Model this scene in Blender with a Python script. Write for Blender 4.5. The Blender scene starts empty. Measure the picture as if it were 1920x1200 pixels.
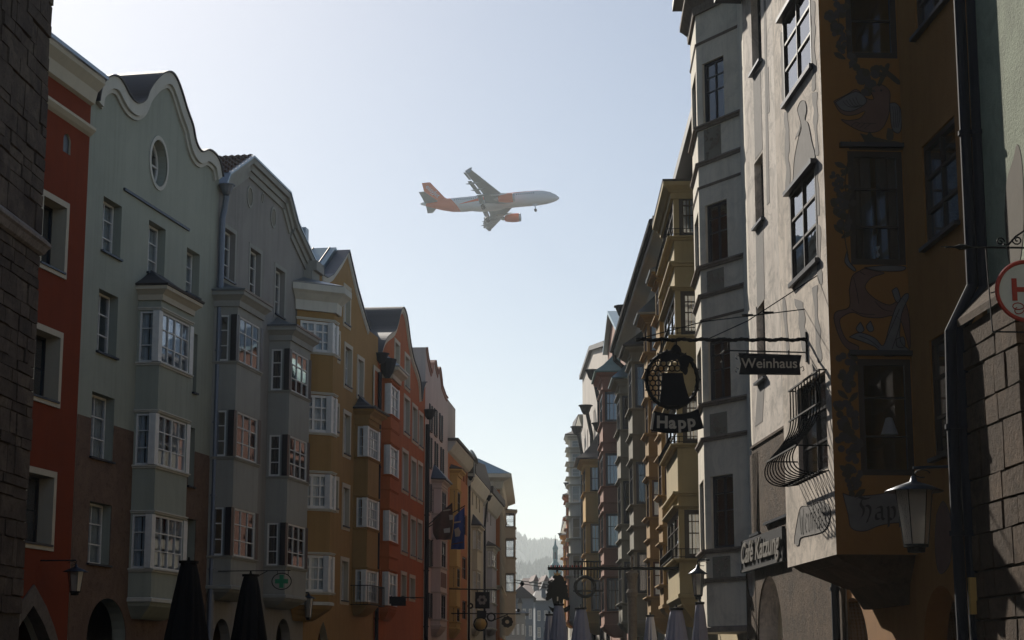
import bpy, math, random
from math import sin, cos, tan, pi, radians, atan2, sqrt
from mathutils import Vector, Matrix
from mathutils.geometry import tessellate_polygon
random.seed(7)
SC = bpy.context.scene
COL = SC.collection
# ------------------------------------------------------------------ camera, sky, sun, exposure
F = 3447.0; TH = math.atan(660 / F); EYE = 1.6      # focal length in photo pixels, upward tilt, eye height
cam = bpy.data.cameras.new('camera'); camo = bpy.data.objects.new('camera', cam); COL.objects.link(camo)
cam.sensor_width = 36; cam.lens = 36 * F / 1920; cam.clip_end = 8000; cam.clip_start = .1
camo.location = (0, 0, EYE); camo.rotation_euler = (pi / 2 + TH, 0, 0)
SC.camera = camo
SUN_EL, SUN_AZ = radians(29), radians(-19)           # azimuth from the street's axis (+Y), negative = left
W = bpy.data.worlds.new('World'); SC.world = W; W.use_nodes = True
nt = W.node_tree; nt.nodes.clear()
wo = nt.nodes.new('ShaderNodeOutputWorld'); bg = nt.nodes.new('ShaderNodeBackground'); sk = nt.nodes.new('ShaderNodeTexSky')
sk.sky_type = 'NISHITA'; sk.sun_disc = False; sk.sun_elevation = SUN_EL; sk.sun_rotation = SUN_AZ
sk.altitude = 580; sk.air_density = 1.0; sk.dust_density = 1.05; sk.ozone_density = 2.5
bg.inputs['Strength'].default_value = .054
nt.links.new(sk.outputs[0], bg.inputs[0]); nt.links.new(bg.outputs[0], wo.inputs[0])
sl = bpy.data.lights.new('sun', 'SUN'); so = bpy.data.objects.new('sun', sl); COL.objects.link(so)
sl.energy = 5.0; sl.angle = radians(.6); sl.color = (1, .93, .82)
_d = Vector((sin(SUN_AZ) * cos(SUN_EL), cos(SUN_AZ) * cos(SUN_EL), sin(SUN_EL)))
so.rotation_euler = _d.to_track_quat('Z', 'Y').to_euler(); so.location = (0, 0, 60)
vs = SC.view_settings; vs.view_transform = 'Standard'; vs.look = 'None'; vs.gamma = 1; vs.exposure = .5; vs.use_curve_mapping = False
SC.render.engine = 'CYCLES'
cy = SC.cycles
cy.use_denoising = True; cy.max_bounces = 7; cy.diffuse_bounces = 1; cy.glossy_bounces = 3; cy.transparent_max_bounces = 12
cy.transmission_bounces = 4; cy.volume_bounces = 1; cy.caustics_reflective = False; cy.caustics_refractive = False; cy.sample_clamp_indirect = 4
# ------------------------------------------------------------------ pixel helpers (photo pixels, 1920 x 1200)
CT, ST = cos(TH), sin(TH)
def ray(px, py):
    t = 600 - py
    return Vector((px - 960, F * CT - t * ST, F * ST + t * CT))
def zY(py, Y):                                       # height seen at row py at distance Y
    t = (600 - py) / F
    return EYE + Y * (ST + t * CT) / (CT - t * ST)
def at(px, py, Y):
    d = ray(px, py); k = Y / d.y
    return Vector((d.x * k, Y, EYE + d.z * k))
# ------------------------------------------------------------------ materials
MT = {}
def _new(name):
    m = bpy.data.materials.new(name); m.use_nodes = True; n = m.node_tree; n.nodes.clear()
    o = n.nodes.new('ShaderNodeOutputMaterial'); b = n.nodes.new('ShaderNodeBsdfPrincipled')
    n.links.new(b.outputs[0], o.inputs[0]); MT[name] = m
    return m, n, b, o
def N(n, t, **kw):
    x = n.nodes.new(t)
    for k, v in kw.items():
        if k in x.inputs.keys(): x.inputs[k].default_value = v
        else: setattr(x, k, v)
    return x
def mixc(n, fac, a, b, mode='MIX'):
    x = n.nodes.new('ShaderNodeMix'); x.data_type = 'RGBA'; x.blend_type = mode
    for i, v in ((0, fac), (6, a), (7, b)):
        if hasattr(v, 'is_linked'): n.links.new(v, x.inputs[i])
        else: x.inputs[i].default_value = v if i == 0 else tuple(v)[:3] + (1,)
    return x.outputs[2]
def ramp(n, src, a, b, ca=(0, 0, 0, 1), cb=(1, 1, 1, 1)):
    r = n.nodes.new('ShaderNodeValToRGB'); r.color_ramp.elements[0].position = a; r.color_ramp.elements[1].position = b
    r.color_ramp.elements[0].color = ca; r.color_ramp.elements[1].color = cb
    n.links.new(src, r.inputs[0]); return r.outputs[0]
def noise(n, scale, detail=4, rough=.6, vec=None, dist=0):
    t = N(n, 'ShaderNodeTexNoise', Scale=scale, Detail=detail, Roughness=rough, Distortion=dist)
    if vec is not None: n.links.new(vec, t.inputs['Vector'])
    return t.outputs['Fac']
def coords(n, scale=(1, 1, 1)):
    tc = n.nodes.new('ShaderNodeTexCoord'); mp = n.nodes.new('ShaderNodeMapping'); mp.inputs['Scale'].default_value = scale
    n.links.new(tc.outputs['Object'], mp.inputs[0]); return mp.outputs[0]
def bump(n, b, h, strength=.3, dist=.02):
    x = N(n, 'ShaderNodeBump', Strength=strength, Distance=dist); n.links.new(h, x.inputs['Height']); n.links.new(x.outputs[0], b.inputs['Normal'])
def plaster(name, c, dirt=.35, streak=.35, rough=.9, grain=.5, spots=0, dc=None):
    m, n, b, o = _new(name); v = coords(n)
    dark = dc or tuple(x * .62 for x in c)
    f1 = ramp(n, noise(n, .55, 9, .68, v, .7), .36, .66)
    f2 = ramp(n, noise(n, 1.0, 7, .65, coords(n, (3.2, 3.2, .2))), .47, .74)
    mul = N(n, 'ShaderNodeMath', operation='MULTIPLY'); n.links.new(f1, mul.inputs[0]); mul.inputs[1].default_value = dirt
    mu2 = N(n, 'ShaderNodeMath', operation='MULTIPLY'); n.links.new(f2, mu2.inputs[0]); mu2.inputs[1].default_value = streak
    col = mixc(n, mul.outputs[0], c, dark); col = mixc(n, mu2.outputs[0], col, tuple(x * .5 for x in c))
    f4 = ramp(n, noise(n, .16, 3, .5, v), .35, .65); mu4 = N(n, 'ShaderNodeMath', operation='MULTIPLY'); n.links.new(f4, mu4.inputs[0]); mu4.inputs[1].default_value = .3
    col = mixc(n, mu4.outputs[0], col, tuple(min(1, x * 1.25 + .015) for x in c))
    if spots:
        f3 = ramp(n, noise(n, 1.3, 10, .76, v, 1.4), .47, .6); mu3 = N(n, 'ShaderNodeMath', operation='MULTIPLY'); n.links.new(f3, mu3.inputs[0]); mu3.inputs[1].default_value = spots
        col = mixc(n, mu3.outputs[0], col, tuple(x * .38 for x in c))
    n.links.new(col, b.inputs['Base Color']); b.inputs['Roughness'].default_value = rough
    b.inputs['Specular IOR Level'].default_value = .25
    bump(n, b, noise(n, 24, 5, .65, v), grain, .012)
    return m
def plain(name, c, rough=.6, metal=0, var=.25, sc=6, bmp=.12, spec=.4):
    m, n, b, o = _new(name); v = coords(n)
    f = ramp(n, noise(n, sc, 5, .6, v), .35, .7); mu = N(n, 'ShaderNodeMath', operation='MULTIPLY'); n.links.new(f, mu.inputs[0]); mu.inputs[1].default_value = var
    n.links.new(mixc(n, mu.outputs[0], c, tuple(x * .5 for x in c)), b.inputs['Base Color'])
    b.inputs['Roughness'].default_value = rough; b.inputs['Metallic'].default_value = metal; b.inputs['Specular IOR Level'].default_value = spec
    if bmp: bump(n, b, noise(n, sc * 5, 3, .6, v), bmp, .008)
    return m
def stone(name, c, c2, sc=2.2, bm=.9):
    m, n, b, o = _new(name); v = coords(n)
    oi = n.nodes.new('ShaderNodeObjectInfo')
    col = mixc(n, ramp(n, noise(n, sc, 8, .7, v, .6), .34, .66), c, c2)
    col = mixc(n, ramp(n, noise(n, sc * 5, 6, .75, v), .52, .7), col, tuple(x * .35 for x in c))
    mu = N(n, 'ShaderNodeMath', operation='MULTIPLY'); n.links.new(oi.outputs['Random'], mu.inputs[0]); mu.inputs[1].default_value = .55
    col = mixc(n, mu.outputs[0], col, tuple(x * .55 for x in c2))
    n.links.new(col, b.inputs['Base Color']); b.inputs['Roughness'].default_value = .95; b.inputs['Specular IOR Level'].default_value = .15
    bump(n, b, noise(n, 13, 9, .72, v), bm, .05)
    return m
def glassmat(name, tint, boost=1.0, rough=.02, add=.03):
    m = bpy.data.materials.new(name); m.use_nodes = True; n = m.node_tree; n.nodes.clear(); MT[name] = m
    o = n.nodes.new('ShaderNodeOutputMaterial'); mx = n.nodes.new('ShaderNodeMixShader')
    t = N(n, 'ShaderNodeBsdfTransparent'); t.inputs[0].default_value = tint + (1,)
    g = N(n, 'ShaderNodeBsdfGlossy', Roughness=rough); g.inputs[0].default_value = (.95, .96, 1, 1)
    fr = N(n, 'ShaderNodeFresnel', IOR=1.5)
    ma = N(n, 'ShaderNodeMath', operation='MULTIPLY_ADD'); ma.use_clamp = True
    n.links.new(fr.outputs[0], ma.inputs[0]); ma.inputs[1].default_value = boost; ma.inputs[2].default_value = add
    bmp = N(n, 'ShaderNodeBump', Strength=.05, Distance=.02); n.links.new(noise(n, 1.7, 2, .5, coords(n)), bmp.inputs['Height'])
    n.links.new(bmp.outputs[0], g.inputs['Normal'])
    n.links.new(ma.outputs[0], mx.inputs[0]); n.links.new(t.outputs[0], mx.inputs[1]); n.links.new(g.outputs[0], mx.inputs[2]); n.links.new(mx.outputs[0], o.inputs[0])
    return m
plaster('red', (.215, .040, .011), .45, .4); plaster('cream_trim', (.60, .54, .42), .3, .2)
plaster('green_grey', (.385, .405, .335), .35, .4); plaster('white_trim', (.64, .62, .54), .25, .3)
plaster('lavender', (.315, .30, .275), .5, .6); plaster('lavender_light', (.37, .365, .325), .3, .35)
plaster('ochre', (.37, .22, .075), .4, .45); plaster('orange', (.43, .115, .026), .5, .5); plaster('brick_orange', (.52, .20, .08), .3, .3)
plaster('shutter_white', (.56, .49, .44), .3, .45, dc=(.42, .33, .28)); plaster('cream', (.58, .52, .40), .3, .3); plaster('lilac', (.52, .50, .52), .3, .3)
plaster('pale', (.52, .46, .40), .4, .4); plaster('yellow', (.60, .36, .10), .35, .3); plaster('khaki', (.42, .33, .17), .4, .4)
plaster('pink', (.36, .185, .135), .3, .3); plaster('grey_oriel', (.80, .73, .60), .45, .6, spots=.25); plaster('old_grey', (.27, .25, .20), .5, .5)
plaster('old_light', (.74, .66, .58), .9, .9, spots=.75, dc=(.42, .36, .31)); plaster('happ_ochre', (.29, .135, .034), .4, .35, spots=.12)
plaster('happ_light', (.72, .62, .52), .95, .9, spots=.75); plaster('moss_green', (.27, .31, .22), .5, .5, spots=.3, grain=1)
plaster('house_ochre2', (.38, .235, .085), .4, .4); plaster('cream_eave', (.62, .58, .50), .2, .15)
stone('tower_stone', (.22, .17, .125), (.085, .065, .055), 1.1, 1.0); stone('rough_stone', (.15, .10, .064), (.06, .040, .027), 1.5, 1.0)
stone('brown_plaster', (.30, .205, .145), (.19, .125, .095), .9, .7); stone('trim_stone', (.34, .29, .25), (.22, .18, .15), 2.0, .4); stone('mortar', (.14, .115, .09), (.09, .07, .06), 3)
plain('frame_white', (.84, .83, .78), .5); plain('frame_dark', (.028, .026, .03), .4, bmp=.05); plain('frame_blue', (.018, .022, .04), .35, bmp=.05)
plain('frame_red', (.075, .028, .018), .45); plain('frame_brown', (.03, .018, .012), .5); plain('shutter', (.016, .017, .024), .5)
plain('zinc', (.30, .34, .38), .38, .85, .3, 2); plain('zinc_dark', (.045, .055, .075), .45, .6); plain('slate', (.055, .05, .05), .6); plain('copper', (.16, .30, .29), .6, .3)
plain('tile', (.10, .055, .04), .8, 0, .5, 9, .4); plain('tin_roof', (.24, .34, .38), .35, .75, .3, 1.2); plain('iron', (.009, .009, .010), .7, .0, bmp=.1, spec=.25)
plain('pipe_blue', (.19, .215, .26), .45, .4); plain('pipe_dark', (.016, .019, .030), .8, .0, spec=.15)
plain('curtain', (.72, .80, .82), .9); plain('curtain_dark', (.10, .09, .08), .9); plain('cloth_grey', (.34, .34, .40), .95, 0, .2, 3, .3); plain('cloth_black', (.012, .012, .013), .95)
plain('paint_grey', (.17, .155, .145), .9, 0, .45, 4); plain('paint_dark', (.085, .070, .060), .9, 0, .4, 4); plain('paint_rose', (.17, .095, .068), .9, 0, .35, 4); plain('paint_line', (.04, .03, .025), .9); plain('paint_vine', (.075, .058, .036), .9, 0, .4, 4)
plain('sign_black', (.012, .013, .019), .8, .0, bmp=.05, spec=.12); plain('letter', (.52, .48, .40), .6, .0); plain('letter_dark', (.04, .035, .03), .8); plain('letter_grey', (.26, .24, .21), .5)
plain('sign_white', (.72, .70, .66), .5, bmp=.03); plain('sign_red', (.45, .035, .02), .5, bmp=.03); plain('green_cross', (.01, .22, .10), .4, bmp=0)
plain('flag_blue', (.02, .06, .28), .8, 0, .3, 4, .1); plain('flag_brown', (.12, .05, .035), .8, 0, .5, 5, .1); plain('flag_print', (.45, .36, .28), .8)
plain('cobble', (.06, .056, .053), .8, 0, .5, 9, .5); plain('roof_far', (.16, .10, .085), .8); plain('far_wall', (.20, .22, .24), .9); plain('far_cream', (.30, .28, .25), .9)
plain('forest', (.045, .065, .035), 1, 0, .5, .05, 0); plain('hill', (.05, .068, .04), 1, 0, .5, .02, 0)
plain('ac_white', (.80, .80, .80), .35, 0, .06, .4, 0); plain('ac_orange', (.82, .13, .015), .35, 0, .08, .4, 0); plain('ac_grey', (.25, .31, .36), .4, .1, .15, .6, 0); plain('ac_dark', (.02, .02, .025), .5, bmp=0); plain('ac_metal', (.5, .5, .52), .3, .8, bmp=0)
plain('amber', (.55, .36, .10), .5); plain('gold', (.35, .22, .07), .4, .6)
glassmat('glass', (.92, .93, .94), .5); glassmat('glass_dull', (.92, .93, .94), .22, .03, .02); glassmat('glass_bright', (.85, .87, .9), 1.1, .015, .05)
m, n, b, o = _new('lamp_glass'); b.inputs['Base Color'].default_value = (.92, .88, .80, 1); b.inputs['Roughness'].default_value = .4; b.inputs['Transmission Weight'].default_value = .75; b.inputs['IOR'].default_value = 1.3
bump(n, b, noise(n, 60, 2, .5, coords(n)), .4, .004)
# ------------------------------------------------------------------ mesh builder
class MB:
    def __init__(s): s.v = []; s.f = []; s.m = []; s.mats = []; s.T = Matrix()
    def mi(s, mat):
        if mat not in s.mats: s.mats.append(mat)
        return s.mats.index(mat)
    def add(s, vs, fs, mat):
        o = len(s.v); i = s.mi(mat); T = s.T
        s.v += [tuple(T @ Vector(p)) for p in vs]; s.f += [tuple(o + k for k in f) for f in fs]; s.m += [i] * len(fs)
        return s
    def box(s, x0, x1, y0, y1, z0, z1, mat):
        vs = [(x, y, z) for z in (z0, z1) for y in (y0, y1) for x in (x0, x1)]
        return s.add(vs, [(0, 2, 3, 1), (4, 5, 7, 6), (0, 1, 5, 4), (2, 6, 7, 3), (0, 4, 6, 2), (1, 3, 7, 5)], mat)
    def tube(s, pts, r, mat, n=8, cap=True):
        pts = [Vector(p) for p in pts]; vs = []; fs = []; up = None
        for i, p in enumerate(pts):
            a = pts[max(0, i - 1)]; c = pts[min(len(pts) - 1, i + 1)]; d = (c - a).normalized()
            if up is None: up = Vector((0, 0, 1)) if abs(d.z) < .9 else Vector((0, 1, 0))
            x = d.cross(up)
            if x.length < 1e-4: x = d.cross(Vector((1, .3, 0)))
            x.normalize(); y = x.cross(d).normalized(); up = y
            rr = r[i] if isinstance(r, (list, tuple)) else r
            vs += [p + rr * (cos(2 * pi * k / n) * x + sin(2 * pi * k / n) * y) for k in range(n)]
        for i in range(len(pts) - 1):
            for k in range(n): fs.append((i * n + k, i * n + (k + 1) % n, (i + 1) * n + (k + 1) % n, (i + 1) * n + k))
        if cap: fs.append(tuple(range(n - 1, -1, -1))); L = (len(pts) - 1) * n; fs.append(tuple(L + k for k in range(n)))
        return s.add(vs, fs, mat)
    def lathe(s, prof, mat, n=16, c=(0, 0), sx=1, sy=1, fold=0, nf=6):
        vs = []; fs = []
        for r, z in prof:
            for k in range(n):
                a = 2 * pi * k / n; q = r * (1 + fold * cos(nf * a))
                vs.append((c[0] + q * cos(a) * sx, c[1] + q * sin(a) * sy, z))
        for i in range(len(prof) - 1):
            for k in range(n): fs.append((i * n + k, i * n + (k + 1) % n, (i + 1) * n + (k + 1) % n, (i + 1) * n + k))
        fs.append(tuple(range(n - 1, -1, -1))); L = (len(prof) - 1) * n; fs.append(tuple(L + k for k in range(n)))
        return s.add(vs, fs, mat)
    def prism(s, poly, y0, y1, mat, back=True, matside=None):          # polygon in (x, z), extruded along y
        P = [Vector((p[0], p[1], 0)) for p in poly]; n = len(P)
        tri = [tuple(t) for t in tessellate_polygon([P])]
        ar = sum(P[i].x * P[(i + 1) % n].y - P[(i + 1) % n].x * P[i].y for i in range(n))
        fix = lambda t: t if (P[t[1]] - P[t[0]]).cross(P[t[2]] - P[t[0]]).z > 0 else (t[0], t[2], t[1])
        tri = [fix(t) for t in tri]
        s.add([(p.x, y0, p.y) for p in P], tri, mat)
        if back: s.add([(p.x, y1, p.y) for p in P], [(a, c, b) for a, b, c in tri], mat)
        vs = [(p.x, y0, p.y) for p in P] + [(p.x, y1, p.y) for p in P]
        fs = [(i, i + n, (i + 1) % n + n, (i + 1) % n) for i in range(n)]
        if ar < 0: fs = [f[::-1] for f in fs]
        return s.add(vs, fs, matside or mat)
    def panel(s, outer, holes, depth, mat, rev=None):                  # wall skin in (x, z) at y = 0 with real openings
        L = [outer] + holes; flat = [Vector((p[0], p[1], 0)) for l in L for p in l]
        tri = tessellate_polygon([[Vector((p[0], p[1], 0)) for p in l] for l in L])
        fs = []
        for t in tri:
            a, b, c = t
            fs.append((a, b, c) if (flat[b] - flat[a]).cross(flat[c] - flat[a]).z > 0 else (a, c, b))
        s.add([(p.x, 0, p.y) for p in flat], fs, mat)
        for h in holes:
            n = len(h); ar = sum(h[i][0] * h[(i + 1) % n][1] - h[(i + 1) % n][0] * h[i][1] for i in range(n))
            vs = [(p[0], 0, p[1]) for p in h] + [(p[0], depth, p[1]) for p in h]
            f2 = [(i, (i + 1) % n, (i + 1) % n + n, i + n) for i in range(n)]
            s.add(vs, f2 if ar > 0 else [f[::-1] for f in f2], rev or mat)
        return s
    def sweep(s, plan, prof, mat, yend=.02):                           # moulding: profile (out, z) swept round an oriel's plan
        rings = [[(p[0], p[1], z) for p in offs(plan, o, yend)] for o, z in prof]; n = len(plan); vs = [p for r in rings for p in r]; fs = []
        for i in range(len(prof) - 1):
            for k in range(n - 1): fs.append((i * n + k, i * n + k + 1, (i + 1) * n + k + 1, (i + 1) * n + k))
        for k in range(n - 1): fs.append(((len(prof) - 1) * n + k, (len(prof) - 1) * n + k + 1, k + 1, k))
        for e in (0, n - 1): fs.append(tuple(i * n + e for i in range(len(prof))))
        return s.add(vs, fs, mat)
    def mesh(s, name):
        me = bpy.data.meshes.new(name); me.from_pydata(s.v, [], s.f)
        for m in s.mats: me.materials.append(MT[m])
        if len(s.mats) > 1: me.polygons.foreach_set('material_index', s.m)
        me.update(); return me
    def obj(s, name, parent=None, M=None, smooth=False):
        me = s.mesh(name)
        if smooth: me.polygons.foreach_set('use_smooth', [True] * len(me.polygons))
        return link(name, me, parent, M)
def link(name, me, parent=None, M=None):
    o = bpy.data.objects.new(name, me); COL.objects.link(o)
    if parent is not None: o.parent = parent
    if M is not None: o.matrix_local = M
    return o
def tag(o, label=None, cat=None, group=None, kind=None):
    if label: o['label'] = label
    if cat: o['category'] = cat
    if group: o['group'] = group
    if kind: o['kind'] = kind
    return o
def offs(plan, o, yend=.02):
    E = []
    for i in range(len(plan) - 1):
        a, b = Vector(plan[i]), Vector(plan[i + 1]); d = (b - a).normalized(); nn = Vector((d.y, -d.x)); E.append((a + nn * o, d))
    out = []
    for i in range(len(plan)):
        if i == 0 or i == len(plan) - 1:
            p, d = E[0] if i == 0 else E[-1]
            if abs(d.y) < 1e-4: out.append(tuple(Vector(plan[i]) + Vector((d.y, -d.x)) * o)); continue
            t = (yend - p.y) / d.y; out.append((p.x + d.x * t, yend))
        else:
            p, d = E[i - 1]; q, e = E[i]; den = d.x * e.y - d.y * e.x
            if abs(den) < 1e-5: out.append(tuple(q)); continue
            t = ((q.x - p.x) * e.y - (q.y - p.y) * e.x) / den; out.append((p.x + d.x * t, p.y + d.y * t))
    return out
def spline(pts, k=4):
    P = [Vector(p) for p in pts]; out = []
    for i in range(len(P) - 1):
        a, b, c, d = P[max(0, i - 1)], P[i], P[i + 1], P[min(len(P) - 1, i + 2)]
        for j in range(k):
            t = j / k
            out.append(.5 * ((2 * b) + (c - a) * t + (2 * a - 5 * b + 4 * c - d) * t * t + (3 * b - a - 3 * c + d) * t ** 3))
    out.append(P[-1]); return [tuple(p) for p in out]
_PANE = {}
def pane_mesh(mat):
    if mat not in _PANE: _PANE[mat] = MB().box(0, 1, -.004, .004, 0, 1, mat).mesh('pane')
    return _PANE[mat]
_FR = {}; _CU = {}
def window(par, M, x0, x1, z0, z1, cols=2, rows=3, fm='frame_white', recess=.16, fw=.07, mw=.035, sill=None, sur=None, cur=None, gm='glass', name='window', sw=.12, sd=.03, tr=None, panes=True, mull=0):
    w, h = x1 - x0, z1 - z0
    xs = [i * w / cols for i in range(cols + 1)] if isinstance(cols, int) else [c * w for c in cols]
    zs = [i * h / rows for i in range(rows + 1)] if isinstance(rows, int) else [c * h for c in rows]
    key = (round(w, 2), round(h, 2), str(cols), str(rows), fm, fw, mw, mull)
    if key not in _FR:
        b = MB(); b.box(0, w, -.03, .05, 0, fw, fm); b.box(0, w, -.03, .05, h - fw, h, fm); b.box(0, fw, -.031, .051, fw, h - fw, fm); b.box(w - fw, w, -.031, .051, fw, h - fw, fm)
        for i, x in enumerate(xs[1:-1]):
            q = mw if not mull or (i + 1) % mull else mw * 1.9
            b.box(x - q / 2, x + q / 2, -.026, .045, fw, h - fw, fm)
        for z in zs[1:-1]: b.box(fw, w - fw, -.02, .04, z - mw / 2, z + mw / 2, fm)
        _FR[key] = b.mesh('window_frame')
    o = link(name, _FR[key], par, M @ Matrix.Translation((x0, recess, z0)))
    XS = [fw] + xs[1:-1] + [w - fw]; ZS = [fw] + zs[1:-1] + [h - fw]
    if not panes: XS = [fw, w - fw]; ZS = [fw, h - fw]
    for i in range(len(XS) - 1):
        for j in range(len(ZS) - 1):
            p = link('pane', pane_mesh(gm), o)
            p.location = (XS[i], .01, ZS[j]); p.scale = (XS[i + 1] - XS[i], 1, ZS[j + 1] - ZS[j]); p.rotation_euler = (random.uniform(-.004, .004), 0, random.uniform(-.005, .005))
    if cur:
        k2 = (round(w, 1), round(h, 1), cur)
        if k2 not in _CU:
            b = MB(); nx = max(10, int(w * 22)); vsx = []
            for a in range(nx + 1):
                x = a / nx * w; y = .03 * sin(x * 31) + .015 * sin(x * 57 + 1)
                vsx += [(x, y, .02), (x, y * .8, h * .97)]
            fs = [(2 * a, 2 * a + 2, 2 * a + 3, 2 * a + 1) for a in range(nx) if not (.46 < (a + .5) / nx < .56)]
            b.add(vsx, fs, cur); _CU[k2] = b.mesh('curtain')
        link('curtain', _CU[k2], o).location = (0, .10, 0)
    if sill: MB().box(-.06, w + .06, -recess - .09, 0, -.055, 0.0, sill).obj('sill', o)
    if sur:
        b = MB(); a = -recess - sd; e = -recess + .012
        b.box(-sw, 0.0, a, e, -sw, h + sw, sur); b.box(w, w + sw, a, e, -sw, h + sw, sur); b.box(0, w, a + .002, e, h, h + sw, sur); b.box(0, w, a + .002, e, -sw, 0, sur)
        b.obj('surround', o)
    return o
def arch(u0, u1, z0, z1, kind='round', n=14):
    r = (u1 - u0) / 2; c = (u0 + u1) / 2
    if kind == 'point':
        pts = []
        hh = min(1.732 * r, z1 - z0 - .02); zs0 = z1 - 1.732 * r
        for i in range(n + 1):
            z = z1 - hh + hh * i / n; pts.append((c + r - sqrt(max(0, 4 * r * r - (z - zs0) ** 2)), z))
        pts += [(2 * c - x, z) for x, z in pts[-2::-1]]
    else:
        zr = min(r * (1.0 if kind == 'round' else kind), z1 - z0 - .01)
        pts = [(c - r * cos(pi * i / n), z1 - zr + zr * sin(pi * i / n)) for i in range(n + 1)]
    return [(u0, z0)] + pts + [(u1, z0)]
def ellipse(c, rx, rz, n=24): return [(c[0] + rx * cos(2 * pi * i / n), c[1] + rz * sin(2 * pi * i / n)) for i in range(n)]
def mould(z, h, out): return [(0, z), (out * .45, z), (out * .6, z + h * .45), (out, z + h * .6), (out, z + h), (0, z + h)]
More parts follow.
